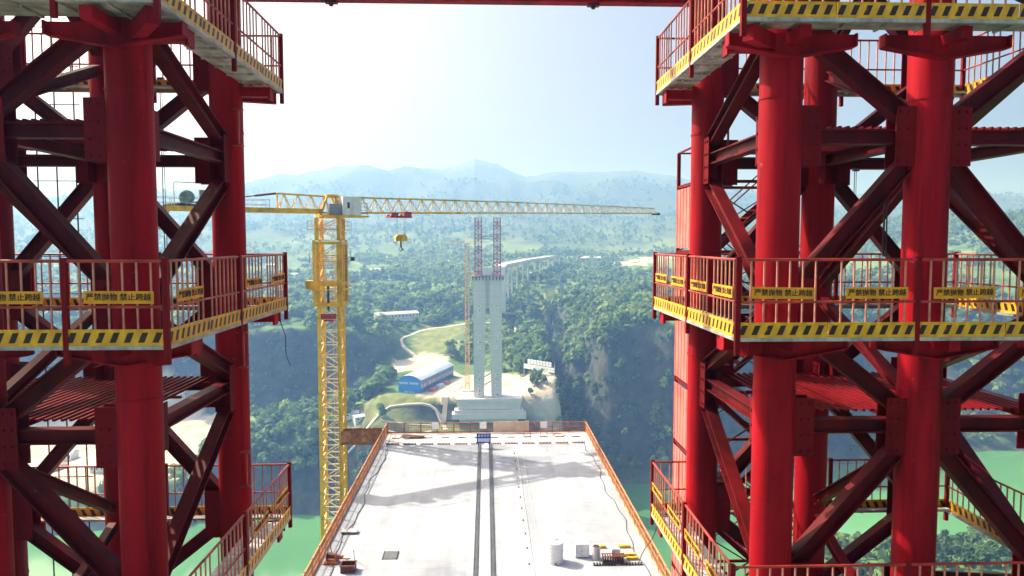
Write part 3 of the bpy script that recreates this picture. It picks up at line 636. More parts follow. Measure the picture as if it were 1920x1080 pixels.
def build_tower(name, side, cx, ys_, xin, xout, yf, yb, grp):
    tl = {'right tower': 'tall red tubular lattice tower on the cliff side, stair tower behind it', 'left tower': 'tall red tubular lattice tower standing on the crane side of the deck'}[name]
    T = thing('lattice_tower', (sum(cx) / 3, sum(ys_) / 2, 0), tl, 'steel tower', 'pair of red lattice towers')
    base = Vector(T.location)
    def put(b, nm, m='red', smooth=False):
        o = b.obj(nm, m, T, smooth); o.location = -base; return o
    y0, y1 = ys_; LV = [FLOOR + S * k for k in range(-3, 3)]; NV = [l + 3.87 for l in LV]; top = FLOOR + S * 2 + 4.6
    for x in cx:
        for y in ys_:
            b = MB(); b.cyl((x, y, 0), (x, y, top), .42, .42, 32)
            for l in LV:
                b.cyl((x, y, l - 1.35), (x, y, l - 1.31), .435, .435, 32)
            b.cyl((x, y, 0), (x, y, .06), .62, .62, 24)
            put(b, 'column', 'red', True)
    def gusset(x, y, z, ax, sgn, hh=1.2, ww=.36):
        b = MB(); o = sgn * (.42 + ww / 2 - .08)
        if ax == 'x':
            b.box(min(x + sgn * .36, x + sgn * (.42 + ww)), max(x + sgn * .36, x + sgn * (.42 + ww)), y - .2, y - .17, z - hh / 2, z + hh / 2)
            b.box(min(x + sgn * .36, x + sgn * (.42 + ww)), max(x + sgn * .36, x + sgn * (.42 + ww)), y + .17, y + .2, z - hh / 2, z + hh / 2)
            for i in range(2):
                for j in range(4): b.cyl((x + sgn * (.52 + .16 * i), y - .23, z - .5 + j * .33), (x + sgn * (.52 + .16 * i), y - .2, z - .5 + j * .33), .032, .032, 6)
        else:
            b.box(x - .2, x - .17, min(y + sgn * .36, y + sgn * (.42 + ww)), max(y + sgn * .36, y + sgn * (.42 + ww)), z - hh / 2, z + hh / 2)
            b.box(x + .17, x + .2, min(y + sgn * .36, y + sgn * (.42 + ww)), max(y + sgn * .36, y + sgn * (.42 + ww)), z - hh / 2, z + hh / 2)
            for i in range(2):
                for j in range(4): b.cyl((x - .23, y + sgn * (.52 + .16 * i), z - .5 + j * .33), (x - .2, y + sgn * (.52 + .16 * i), z - .5 + j * .33), .032, .032, 6)
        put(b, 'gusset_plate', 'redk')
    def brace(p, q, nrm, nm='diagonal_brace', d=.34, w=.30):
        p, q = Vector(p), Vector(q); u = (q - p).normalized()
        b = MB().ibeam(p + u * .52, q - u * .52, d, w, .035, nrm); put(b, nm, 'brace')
    for i, (l, n) in enumerate(zip(LV, NV)):
        for y in ys_:
            for a in (0, 1):
                xa, xb = cx[a], cx[a + 1]; sg = 1 if xb > xa else -1
                brace((xa, y, n), (xb, y, n), (0, 1, 0), 'cross_beam', .30, .28)
                pa = (cx[0], y, l + .35); pb = (cx[1], y, n); pc = (cx[2], y, l + .35); pn = S
                tgt = pa if a == 0 else pc
                brace((tgt[0], y, tgt[2]), pb, (0, 1, 0)); brace(pb, (tgt[0], y, tgt[2] + pn), (0, 1, 0))
                gusset(xa, y, n, 'x', sg); gusset(xb, y, n, 'x', -sg)
                gusset(tgt[0], y, l + .35, 'x', sg if a == 0 else -sg, 1.3, .34)
        for j, x in enumerate(cx):
            brace((x, y0, n + .04), (x, y1, n + .04), (1, 0, 0), 'cross_beam', .30, .28)
            if j != 1: brace((x, y0, l + .35), (x, y1, n - .3), (1, 0, 0)); brace((x, y1, n + .3), (x, y0, l + .35 + S), (1, 0, 0))
            else: brace((x, y1, l + .35), (x, y0, n - .4), (1, 0, 0), d=.26, w=.2); brace((x, y0, n + .4), (x, y1, l + .35 + S), (1, 0, 0), d=.26, w=.2)
            gusset(x, y1, n, 'y', -1); gusset(x, y0, n, 'y', 1, 1.0)
    for k in (-2, -1, 0, 1, 2):                                     # inner grating floors, one of bars running front to back
        z = FLOOR + S * (k - 1) + 3.87 + .22; b = MB(); a, c = min(cx), max(cx); x = a + .5
        while x < c - .45:
            b.box(x, x + .055, y0 + .25, y1 - .25, z, z + .05); x += .17
        for yy in (y0 + .9, (y0 + y1) / 2, y1 - .9): b.box(a + .3, c - .3, yy, yy + .07, z - .06, z - .002)
        o = put(b, 'grating', 'redk'); o['kind'] = 'stuff'
    for k in (-1, 0, 1):                                            # bracket arms below the work platforms
        z1 = FLOOR + S * k - .16; z0 = z1 - .34
        for x in cx:
            b = MB(); b.box(x - .11, x + .11, yf + .1, y0 - .38, z0 + .12, z1); put(b, 'bracket_arm')
            for sg in (-1, 1):
                b = MB(); xe = x + sg * 1.25
                b.hexa([(x, y0 - .47, z0 - .12), (xe, y0 - .47, z0 + .1), (xe, y0 - .43, z0 + .1), (x, y0 - .43, z0 - .12), (x, y0 - .47, z1), (xe, y0 - .47, z1), (xe, y0 - .43, z1), (x, y0 - .43, z1)])
                b.bar((x, y0 - .45, z0 - .12), (xe, y0 - .45, z0 + .1), .24, .03); b.box(xe - .02, xe + .02, y0 - .57, y0 - .33, z0 + .1, z1); put(b, 'bracket_wing')
        for y in (y0, y1):
            e = xin + .08 * (1 if side > 0 else -1)
            b = MB(); a_, c_ = sorted((e, cx[0] - side * .38)); b.box(a_, c_, y - .12, y + .12, z0 + .1, z1)
            b.box(e - .03, e + .03, y - .16, y + .16, z0 + .02, z1); put(b, 'bracket_arm')
        b = MB(); ex = xin + .15 * side; b.bar((cx[0] - side * .3, y0 - .3, z1 - .15), (ex, yf + .15, z1 - .15), .22, .3); put(b, 'bracket_arm')
        b = MB(); ex = xin + .12 * side; b.bar((cx[0], y1 + .3, z1 - .15), (ex, yb - .1, z1 - .15), .2, .28); put(b, 'bracket_arm')
        for x in cx: put(MB().box(x - .1, x + .1, y1 + .38, yb - .05, z0 + .1, z1), 'bracket_arm')
    for z in (FLOOR - 1.1, FLOOR - 4.3, FLOOR + 4.7):              # stub channels welded to the columns
        for y in ys_[1:]:
            b = MB(); x = cx[0] + .30; b.box(x + .12, x + .16, y - .42, y - .36, z - .45, z + .45); b.box(x + .0, x + .26, y - .5, y - .3, z + .45, z + .48); b.box(x, x + .26, y - .5, y - .3, z - .48, z - .45); put(b, 'stub_channel', 'rail')
    for k in (-1, 0, 1): platform(name, k, FLOOR + S * k, xin, xout, yf, yb, y0, y1, cx[0], side)
    return T
build_tower('left tower', -1, (-6.85, -9.9, -12.95), (14.3, 19.5), -5.6, -14.2, 12.75, 20.25, None)
build_tower('right tower', 1, (5.97, 9.05, 12.13), (14.6, 19.46), 4.75, 13.4, 13.4, 20.1, None)
t = thing('cross_girder', (-.44, 19.5, ZC + 6.55), 'long red girder spanning overhead between the two towers', 'girder')
MB().ibeam((-5.95, 0, 0), (5.95, 0, 0), .42, .32, .04, (0, 1, 0)).obj('beam', 'red', t)
for x in (-3.62, 3.3): MB().box(x - .16, x + .16, -.1, .1, -.27, -.212).cyl((x, 0, -.34), (x, 0, -.27), .05, .08, 8).obj('lamp_bracket', 'maroon', t)

# stair tower behind the right tower
t = thing('stair_tower', (7.9, 22.2, 0), 'slim red scaffold stair tower with sheeted side behind the cliff-side tower', 'stair tower')
sx0, sx1, sy0, sy1, tp = -1.62, 1.7, -1.15, 1.25, ZC + 2.9
for x in (sx0, sx1):
    for y in (sy0, sy1): MB().box(x - .05, x + .05, y - .05, y + .05, 0, tp).obj('post', 'redk', t)
nl = 12; lh = (tp - 1.1) / nl
for k in range(nl + 1):
    z = k * lh; b = MB()
    for a, c in (((sx0, sy0), (sx1, sy0)), ((sx0, sy1), (sx1, sy1)), ((sx0, sy0), (sx0, sy1)), ((sx1, sy0), (sx1, sy1))): b.bar((*a, z), (*c, z), .06, .09)
    b.obj('ring_frame', 'redk', t)
    if k == nl: continue
    for y in (sy0, sy1): MB().bar((sx0, y, z), (sx1, y, z + lh), .035).obj('cross_brace', 'dark', t); MB().bar((sx1, y + .04, z), (sx0, y + .04, z + lh), .035).obj('cross_brace', 'dark', t)
    fl = MB(); a, c = (sx0 + .5, sx1 - .5) if k % 2 else (sx1 - .5, sx0 + .5); yy = -.55 if k % 2 else .55
    for w in (-.38, .38): fl.bar((a, yy + w, z), (c, yy + w, z + lh), .05, .16); fl.bar((a, yy + w, z + .95), (c, yy + w, z + lh + .95), .035)
    for j in range(9): q = (j + .5) / 9; fl.box(a + (c - a) * q - .11, a + (c - a) * q + .11, yy - .38, yy + .38, z + lh * q - .02, z + lh * q + .02)
    fl.obj('stair_flight', 'redk', t)
    if k >= 1:
        sh = MB().box(sx0 - .075, sx0 - .055, sy0 + .08, sy1 - .08, z + .12, z + lh - .1)
        for j in range(7): sh.box(sx0 - .09, sx0 - .076, sy0 + .15 + j * .34, sy0 + .19 + j * .34, z + .12, z + lh - .1)
        sh.obj('side_sheet', 'pink', t)
        MB().box(sx0 + .07, sx0 + .62, sy0 - .075, sy0 - .055, z + .12, z + lh - .1).obj('front_sheet', 'pink', t)
b = MB()
for y in (sy0, sy1): b.bar((sx0, y, tp), (sx1, y, tp), .05)
b.bar((sx0, sy0, tp), (sx0, sy1, tp), .05); b.bar((sx1, sy0, tp), (sx1, sy1, tp), .05); b.obj('top_rail', 'redk', t)
# thin access ladder behind the left tower
for xx, lab in ((-13.0, 'thin dark scaffold ladder frame behind the crane-side tower'),):
    t = thing('scaffold_ladder', (xx + .5, 21.6, 0), lab, 'ladder')
    for x in (-.55, 0, .55): MB().box(x - .015, x + .015, -.015, .015, 0, ZC + 10).obj('upright', 'dark', t)
    rung = MB().box(-.7, .7, -.012, .012, -.012, .012).mesh('rung', 'dark')
    for k in range(30): link('rung', rung, t, (0, .03, .9 + k * 1.1))
for i, (x, y, lab) in enumerate(((-5.75, 20.1, 'left tower'), (4.95, 19.9, 'right tower'))):
    z = FLOOR - .3 if i == 0 else FLOOR - 6.1
    b = MB(); p = Vector((x, y, z)); 
    for k in range(9):
        q = p + Vector((.035 * math.sin(k) + (.02 if i == 0 else -.07), .02, -.16)); b.cyl(p, q, .012, .012, 5); p = q
    tag(b.obj('rope', 'rope'), 'short dark rope dangling from the platform corner of the %s' % lab, 'rope', 'ropes hanging from platform corners')

for x, y, za, zb, rr_, lab in ((10.85, 21.0, 2.1, -.4, .012, 'thin dark cable hanging behind the cliff-side tower'), (8.75, 15.6, 2.0, -.3, .022, 'doubled dark cable hanging beside the middle column of the cliff-side tower'), (-9.3, 21.2, 4.6, -.5, .014, 'thin dark cable hanging inside the crane-side tower'), (8.1, 21.0, -3.9, -9, .012, 'long dark cable hanging low inside the cliff-side tower')):
    b = MB(); b.cyl((x, y, ZC + za), (x, y, ZC + zb), rr_, rr_, 6); b.cyl((x + .05, y, ZC + za), (x + .07, y, ZC + zb), rr_ * .7, rr_ * .7, 6); b.box(x - .06, x + .12, y - .05, y + .05, ZC + za, ZC + za + .1)
    tag(b.obj('steel_cable', 'rope'), lab, 'cable', 'cables hanging in the towers')
for k, (x0, lab) in enumerate(((-11.2, 'black cable lying along the deck beside the crane-side guard rail'), (11.4, 'black cable lying along the deck beside the cliff-side guard rail'))):
    b = MB(); p = Vector((x0, 30, .03))
    for i in range(45):
        q = Vector((x0 + .22 * math.sin(i * .55 + k) + .12 * math.sin(i * 1.7), 30 + (i + 1) * 1.2, .03)); b.cyl(p, q, .025, .025, 5); p = q
    tag(b.obj('power_cable', 'rope'), lab, 'cable')
# ------------------------------------------------------------------ tower crane
CX, CY = -18.45, 86.0
t = K = thing('tower_crane', (CX, CY, WATER - 6), 'big yellow flat-top tower crane standing left of the deck end', 'crane')
kz = -(WATER - 6)                                       # local z of deck level
TOP = []
def kobj(b, nm, m, parent=None, sm=False):
    o = b.obj(nm, m, parent or K, sm)
    if not parent: TOP.append(o)
    return o
kobj(MB().box(-4, 4, -4, 4, -6, 5), 'foundation', 'conc')
def section_mesh(hw, L, cw):
    c = MB()
    for x in (-hw, hw):
        for y in (-hw, hw): c.box(x - cw, x + cw, y - cw, y + cw, 0, L)
    l = MB(); e = hw - .02
    for k in range(2):
        z0, z1 = k * L / 2, (k + 1) * L / 2
        for sgn in (-1, 1):
            l.bar((-hw, sgn * e, z0), (hw, sgn * e, z0), .11); l.bar((sgn * e, -hw, z0), (sgn * e, hw, z0), .11)
            a, c_ = (-hw, hw) if k % 2 else (hw, -hw)
            l.bar((a, sgn * e, z0), (c_, sgn * e, z1), .10); l.bar((sgn * e, a, z0), (sgn * e, c_, z1), .10)
    return c.mesh('chords', 'yellow'), l.mesh('lacing', 'cream')
SH, SL_ = 1.18, 3.0
cm, lm = section_mesh(SH, SL_, .19); topz = kz + ZC + 0.0
n = int((topz) / SL_)
z = topz
lad = MB()
for k in range(10): lad.box(-.2, .2, -.015, .015, k * .3 + .1, k * .3 + .13)
lad.box(-.22, -.18, -.02, .02, 0, 3); lad.box(.18, .22, -.02, .02, 0, 3); ladm = lad.mesh('ladder', 'yellow')
for k in range(n):
    z -= SL_
    s = link('mast_section', cm, K, (0, 0, z)); link('lacing', lm, s); link('ladder', ladm, s, (.3, .5, 0))
if z > 0: kobj(MB().box(-1.4, 1.4, -1.4, 1.4, 0, z), 'plinth', 'conc')
# climbing cage: y 455..575 -> h 0 .. -7.5
b = MB(); zc0, zc1 = kz + ZC - 7.4, kz + ZC + .3
for x in (-1.55, 1.55):
    for y in (-1.55, 1.55): b.box(x - .16, x + .16, y - .16, y + .16, zc0, zc1)
for zz in (zc0, zc0 + 2.4, zc1 - .5):
    for s in (-1, 1): b.box(-1.7, 1.7, s * 1.6 - .12, s * 1.6 + .12, zz, zz + .35); b.box(s * 1.6 - .12, s * 1.6 + .12, -1.48, 1.48, zz, zz + .35)
kobj(b, 'climbing_cage', 'yellow')
for zz, w in ((zc0 + 1.9, 2.2), (zc0 + 5.2, 2.0), (zc1 + 1.2, 2.1)):
    b = MB()
    for s in (-1, 1): b.box(-w, w, s * (w - .3) - .3, s * (w - .3) + .3, zz, zz + .06); b.box(s * (w - .3) - .3, s * (w - .3) + .3, -w + .6, w - .6, zz, zz + .06)
    for s in (-1, 1):
        for hh in (.5, 1.0): b.bar((-w, s * w, zz + hh), (w, s * w, zz + hh), .04); b.bar((s * w, -w, zz + hh), (s * w, w, zz + hh), .04)
        for q in (-w, 0, w): b.bar((q, s * w, zz), (q, s * w, zz + 1), .04); b.bar((s * w, q, zz), (s * w, q, zz + 1), .04)
    kobj(b, 'service_platform', 'yellow')
kobj(MB().box(-2.6, -1.75, -1.7, -.7, zc0 + 2.0, zc0 + 3.0), 'pump_unit', 'yellow'); kobj(MB().cyl((0, -1.5, zc0 - .5), (0, -1.5, zc0 + 2.6), .14, .14, 10), 'jack', 'dark', None, True)
kobj(MB().box(-.9, .9, -1.6, -1.5, zc0 - 1.5, zc0 - .9).box(-.6, .6, -1.6, -1.5, zc0 - 1.8, zc0 - 1.6), 'sign_plate', 'trow')
TOP.clear()
# slewing unit and top section
z0 = kz + ZC; b = MB(); tm, tlm = section_mesh(1.28, 2.6, .2); s = link('top_section', tm, K, (0, 0, z0 + .3)); link('lacing', section_mesh(1.28, 2.6, .2)[1], s)
kobj(MB().cyl((0, 0, z0 + 2.9), (0, 0, z0 + 3.3), 1.45, 1.45, 24), 'slewing_ring', 'yellow', None, True)
b = MB(); b.box(-1.5, 4.1, -2.15, 1.2, z0 + 3.0, z0 + 3.18); kobj(b, 'slewing_deck', 'yellow')
b = MB()
for x in (-1.2, 1.2):
    for y in (-.8, .8): b.bar((x * 1.1, y, z0 + 3.2), (x * .3, y * .8, z0 + 5.6), .22)
b.box(-.6, .9, -.9, .9, z0 + 5.3, z0 + 5.62); kobj(b, 'tower_head', 'yellow')
kobj(MB().box(-.5, .9, -1.7, -.5, z0 + 3.25, z0 + 4.5), 'electric_cabinet', 'greyb')
cab = kobj(MB().box(1.0, 3.1, -2.1, -.6, z0 + 3.2, z0 + 5.35), 'cab', 'white'); kobj(MB().box(1.5, 1.8, -2.115, -2.1, z0 + 4.0, z0 + 4.7), 'side_window', 'glass', cab); kobj(MB().box(3.1, 3.12, -2.0, -.7, z0 + 3.7, z0 + 4.8), 'front_window', 'glass', cab)
b = MB()
for k in range(4): b.bar((3.15, -2.1, z0 + 3.4 + k * .4), (3.9, -2.1, z0 + 3.4 + k * .4), .05)
for x in (3.15, 3.9): b.bar((x, -2.1, z0 + 3.2), (x, -2.1, z0 + 4.7), .05)
kobj(b, 'cab_guard', 'greyb', cab)
# jib: local x from -6 (back end) to 49, swung away over the gorge, its nose slightly raised
JB = z0 + 3.5
def jbot(x): return JB + max(x, 0) * .0186
def jtop(x): return float(np.interp(x, [-6.2, 0, 25, 37, 50], [5.6, 5.4, 5.42, 5.32, 5.14])) + z0
xsj = list(np.linspace(-6.0, 49.2, 37))
for i in range(len(xsj) - 1):
    xa, xb = xsj[i], xsj[i + 1]; za, zb = jtop(xa), jtop(xb); ba, bb = jbot(xa), jbot(xb); hw = .75; m_ = 'yellow' if xa < 17 else 'cream'
    js = kobj(MB().bar((xa, 0, za), (xb, 0, zb), .2 if xa < 25 else .15), 'jib_section', m_); l = MB(); xm = (xa + xb) / 2; zm = (za + zb) / 2
    for y in (-hw, hw): MB().bar((xa, y, ba), (xb, y, bb), .17 if xa < 25 else .14).obj('chord', m_, js)
    for y in (-hw, hw): l.bar((xa, y, ba), (xm, 0, zm), .1); l.bar((xm, 0, zm), (xb, y, bb), .1)
    l.bar((xa, -hw, ba), (xa, hw, ba), .07); l.bar((xa, -hw, ba), (xb, hw, bb), .06); kobj(l, 'lacing', 'cream', js)
kobj(MB().box(49.1, 49.8, -.5, .5, jbot(49) - .25, jbot(49) + .1), 'jib_tip', 'dark')
kobj(MB().bar((-6.0, 0, JB), (-6.0, 0, float(jtop(-6))), .14), 'back_strut', 'yellow')
b = MB()
for k in range(5): b.cyl((-6.1 - k * 2.3, 0, float(jtop(-6)) - k * .33), (-6.1 - (k + 1) * 2.3, 0, float(jtop(-6)) - (k + 1) * .33), .07 if k % 2 else .13, None, 6)
kobj(b, 'tie_rod', 'maroon')
b = MB(); b.box(-18.4, -1.0, -.95, -.7, JB - .1, JB + .42); b.box(-18.4, -1.0, .7, .95, JB - .1, JB + .42); b.box(-18.4, -6, -.7, .7, JB + .2, JB + .26); kobj(b, 'counter_jib', 'yellow')
b = MB()
for y in (-1.1, 1.1):
    for hh in (.75, 1.3): b.bar((-18.4, y, JB + hh), (-7, y, JB + hh), .05)
    for k in range(9): b.bar((-18.4 + k * 1.42, y, JB + .42), (-18.4 + k * 1.42, y, JB + 1.3), .05)
kobj(b, 'counter_jib_rail', 'greyp')
b = MB().cyl((-15.4, -.6, JB + 1.35), (-15.4, .6, JB + 1.35), .62, .62, 18); kobj(b, 'winch_drum', 'olive', None, True)
for y in (-.7, .62): kobj(MB().cyl((-15.4, y, JB + 1.35), (-15.4, y + .08, JB + 1.35), .74, .74, 20), 'drum_flange', 'olive', None, True)
kobj(MB().box(-14.2, -13.5, -.5, .5, JB + .5, JB + 2.2), 'gearbox', 'olive'); kobj(MB().cyl((-13.4, 0, JB + 1.2), (-12.1, 0, JB + 1.2), .4, .4, 12), 'winch_motor', 'olive', None, True); kobj(MB().box(-16.4, -11.8, -.8, .8, JB + .44, JB + .62), 'winch_bed', 'dark')
b = MB(); b.bar((-16.7, -.9, JB + .4), (-16.7, -.9, JB + 2.9), .09); b.bar((-16.7, -.9, JB + 2.9), (-12.7, -.9, JB + 2.9), .09); b.bar((-12.7, -.9, JB + .4), (-12.7, -.9, JB + 2.9), .09); kobj(b, 'winch_frame', 'greyp')
for k in range(3): kobj(MB().box(-19.0 + k * .62, -18.45 + k * .62, -.68, .68, JB - 2.1, JB + .18), 'counterweight', 'beige')
b = MB(); b.box(7.2, 10.0, -.85, .85, JB - .42, JB - .22)
for x in (7.5, 8.6, 9.7):
    for y in (-.8, .8): b.cyl((x, y - .06, JB - .2), (x, y + .06, JB - .2), .2, .2, 10)
b.box(7.4, 8.2, -.9, -.4, JB - .2, JB + .15); b.box(9.0, 9.9, -.9, -.4, JB - .2, JB + .3); kobj(b, 'trolley', 'trow')
kobj(MB().box(1.0 + 1.2, 3.4, -.4, .4, JB + .15, JB + .16).box(2.4 + 0, 3.2, -.3, .3, JB + .2, JB + .3), 'walk_plate', 'greyb'); kobj(MB().cyl((2.9 - .3, .3, JB + .6), (3.5, .3, JB + .6), .35, .35, 12), 'trolley_winch', 'dark', None, True)
hz = z0 + .55
h = kobj(MB().hexa([(8.0, -.25, hz - .35), (9.6, -.25, hz - .35), (9.6, .25, hz - .35), (8.0, .25, hz - .35), (8.3, -.25, hz + .45), (9.4, -.25, hz + .45), (9.4, .25, hz + .45), (8.3, .25, hz + .45)]).cyl((8.4, -.32, hz), (8.4, .32, hz), .38, .38, 14).cyl((9.2, -.32, hz), (9.2, .32, hz), .38, .38, 14), 'hook_block', 'yellow')
kobj(MB().bar((8.8, 0, hz - .35), (8.8, 0, hz - 1.1), .16).bar((8.8, 0, hz - 1.1), (9.05, 0, hz - 1.4), .12).bar((9.05, 0, hz - 1.4), (8.75, 0, hz - 1.6), .12), 'hook', 'dark', h)
for x in (8.3, 9.3):
    for y in (-.2, .2): kobj(MB().cyl((x, y, hz + .3), (x, y, JB - .4), .014, .014, 4), 'hoist_rope', 'rope')
kobj(MB().bar((1.9, -1.6, zc0 + 5.2), (3.0, -1.6, zc0 + 5.35), .06).box(2.7, 3.1, -1.8, -1.4, zc0 + 5.3, zc0 + 5.75), 'lamp_arm', 'dark')
for o in TOP:
    if o.name.split('.')[0] not in ('slewing_ring', 'lamp_arm'): o.rotation_euler = (0, 0, R(27))
# walkway from mast to deck end
t = thing('gangway', (-12.5, 85.2, -.3), 'rusty sheeted gangway linking the crane mast to the deck end', 'gangway')
MB().box(-4.75, -.02, -.6, .6, -.35, 0).obj('beam', 'rust', t)
for y in (-.62, .6):
    for k in range(4): MB().box(-4.72 + k * 1.18, -3.58 + k * 1.18, y, y + .02, .02, 1.35 + .02 * (k % 2)).obj('side_panel', M['rust'] if y > 0 or k % 2 else mat('rusty_orange', (.48, .2, .08), .8, 0, .35, 2), t)

# ------------------------------------------------------------------ far bridge pylon
PY = 485.0
P = thing('bridge_pylon', (.8, PY, -81), 'tall twin-leg concrete bridge pylon under construction on the far bank', 'pylon')
for s in (-1, 1):
    b = MB(); top = 79
    def ring(z):
        gi = 1.3 if z > 60 else 1.3 + (60 - z) / 60 * 1.1; w = 9.5 - gi
        a, c = sorted((s * gi, s * (gi + w))); return [(a, -4, z), (c, -4, z), (c, 4, z), (a, 4, z)]
    rs = [ring(z) for z in (0, 20, 40, 60, 79)]
    for r0, r1 in zip(rs, rs[1:]): b.hexa(r0 + r1)
    leg = b.obj('leg', 'pylon', P)
    a, c = sorted((s * 4.0, s * 7.6)); 
    for zz in (62, 58.5, 55, 41, 37.5, 34, 15, 11.5, 8, 4.5, 1.6):
        pl = MB(); xx = s * (5.7 if zz > 30 else 5.9); pl.box(xx - 1.1, xx + 1.1, -4.14, -4.02, zz - 1.1, zz + 1.1)
        o = pl.obj('character_plate', mat('plate_white', (.85, .85, .86), .6) if zz == 62 and s == -1 else bpy.data.materials['plate_white'], leg)
        gb = MB(); rr = random.Random(int(zz * 10) + s)
        for _ in range(5): gx_ = xx + rr.uniform(-.8, .5); gz = zz + rr.uniform(-.8, .6); gb.box(gx_, gx_ + rr.choice((.25, .7)), -4.2, -4.142, gz, gz + rr.choice((.2, .55)))
        gb.obj('character', mat('plate_ink', (.07, .06, .08), .7) if zz == 62 and s == -1 else bpy.data.materials['plate_ink'], leg)
MB().box(-1.29, 1.29, -2.2, 2.6, 60.1, 79).obj('infill_wall', 'pylon', P)
for k in range(9): MB().bar((-2.0, -.5, 8 + k * 5.5), (2.0, -.5, 10.5 + k * 5.5), .35, .9).obj('cross_tie', 'white', P)
b = MB()
for k in range(10): b.box(-10.2 + k * 2.25, -9.6 + k * 2.25, -5.2, -4.6, 79.3, 82)
b.obj('formwork_bracket', 'dark', P)
MB().box(-10.2, 10.6, -4.5, 4.5, 79.02, 81.2).obj('cap', 'conc', P); MB().box(-10.8, 11.2, -5.3, 5.3, 82.01, 82.4).obj('work_deck', 'lat', P)
MB().box(-3.4, 2.6, -3, 3, 82.45, 88).obj('site_hut', 'white', P)
b = MB(); b.box(-21.5, 23, -9, 12, -2.2, -.02); b.hexa([(-19, -8, -16), (20, -8, -16), (20, 12, -16), (-19, 12, -16), (-21, -8.5, -2.25), (22.5, -8.5, -2.25), (22.5, 12, -2.25), (-21, 12, -2.25)]); b.obj('footing', 'pylon', P); MB().box(-24, 25.5, -11.5, 13, -13.2, -9.6).box(-22.4, 24, -10.2, 12.5, -9.58, -7.4).obj('footing_step', 'pylon', P)
b = MB(); b.box(-13, 13, -9.3, -8.0, -7.0, -3.2).obj('footing_panel', 'pylon', P)
def lattice_tower(name, x, zb, zt, w, m, label):
    t = thing(name, (x, PY - .5, zb), label, 'steel tower', 'lattice masts on the pylon'); hh = zt - zb
    for a in (-w / 2, w / 2):
        for c in (-w / 2, w / 2): MB().box(a - .32, a + .32, c - .32, c + .32, 0, hh).obj('chord', 'lat', t)
    MB().box(-.3, .3, -w / 2 - .1, -w / 2 + .3, 0, hh).obj('middle_chord', 'lat', t); n = 14
    for k in range(n):
        b = MB(); z0_, z1_ = hh * k / n, hh * (k + 1) / n
        for y in (-w / 2, w / 2): b.bar((-w / 2, y, z0_), (w / 2, y, z1_), .3); b.bar((w / 2, y, z0_), (-w / 2, y, z1_), .3); b.bar((-w / 2, y, z1_), (w / 2, y, z1_), .35)
        for xx in (-w / 2, w / 2): b.bar((xx, -w / 2, z0_), (xx, w / 2, z1_), .3); b.bar((xx, -w / 2, z1_), (xx, w / 2, z1_), .35)
        b.obj('bracing', 'latw' if k % 3 == 1 else 'lat', t)
    return t
lattice_tower('lattice_mast', -5.4, 1.45, 40, 4.4, 'lat', 'red lattice mast rising from the pylon leg nearer the blue shed')
lattice_tower('lattice_mast', 7.2, 1.45, 40, 4.4, 'lat', 'red lattice mast rising from the pylon leg nearer the signboard')
t = thing('mast_tie_beam', (.9, PY - .5, 25.5), 'grey truss beam joining the two lattice masts on the pylon', 'beam')
b = MB(); b.box(-4.0, 4.0, -1.5, -1.2, 0, .5); b.box(-4.0, 4.0, -1.5, -1.2, 1.8, 2.3)
for k in range(5): b.bar((-3.8 + k * 1.6, -1.35, .5), (-3.0 + k * 1.6, -1.35, 1.8), .25)
b.obj('truss', 'greyb', t)
# far crane
t = thing('tower_crane', (-13.5, 503, -81), 'faded ochre tower crane standing close behind the far pylon', 'crane')
for k in range(17):
    b = MB(); z0_, z1_ = k * 6, k * 6 + 6
    for x in (-1.2, 1.2):
        for y in (-1.2, 1.2): b.box(x - .3, x + .3, y - .3, y + .3, z0_, z1_)
    for y in (-1.2, 1.2): b.bar((-1.2, y, z0_), (1.2, y, z0_ + 3), .22); b.bar((1.2, y, z0_ + 3), (-1.2, y, z1_), .22); b.bar((-1.2, y, z0_), (1.2, y, z0_), .22)
    b.obj('mast_section', 'farcr', t)
MB().box(-1, 1.5, -1.6, 1.6, 102, 104.4).obj('cab', 'white', t)
b = MB()
for y, z in ((-.8, 103.6), (.8, 103.6), (0, 105.2)): b.bar((-14, y, z), (6, y, z), .3)
for k in range(12): b.bar((-14 + k * 1.6, -.8, 103.6), (-13.2 + k * 1.6, 0, 105.2), .18); b.bar((-13.2 + k * 1.6, 0, 105.2), (-12.4 + k * 1.6, .8, 103.6), .18)
b.obj('jib', 'cream', t); MB().box(-14.5, -12.5, -1, 1, 101.4, 103.5).obj('counterweight', 'beige', t)
MB().box(-3.5, 3.5, -3.5, 3.5, -2, 1).obj('foundation', 'conc', t)
# approach viaduct
t = thing('approach_viaduct', (14, 740, -60), 'pale concrete approach viaduct curving off behind the pylon', 'viaduct')
pts = [Vector((13, 715, 0)), Vector((20, 770, 0)), Vector((33, 840, 0)), Vector((50, 920, 1)), Vector((72, 1010, 1)), Vector((98, 1100, 2)), Vector((114, 1150, 2))]
off = Vector(t.location)
for i in range(len(pts) - 1):
    a, c = pts[i] - off, pts[i + 1] - off
    MB().bar(a, c, 13, 1.2).bar(a + Vector((0, 0, -2)), c + Vector((0, 0, -2)), 7, 2.8).obj('girder', 'conc', t); d = (c - a).normalized(); nrm = Vector((-d.y, d.x, 0)) * 6.3
    MB().bar(a + nrm + Vector((0, 0, 1.1)), c + nrm + Vector((0, 0, 1.1)), .3, 1).bar(a - nrm + Vector((0, 0, 1.1)), c - nrm + Vector((0, 0, 1.1)), .3, 1).obj('parapet', 'white', t)
    p = pts[i + 1]; zb = min(H(p.x, p.y), -6) - 3 - off.z
    for s in (-1, 1): q = p - off; MB().box(q.x + s * 3.2 - 1, q.x + s * 3.2 + 1, q.y - 1.1, q.y + 1.1, zb, q.z - 3.35).obj('pier', 'conc', t)
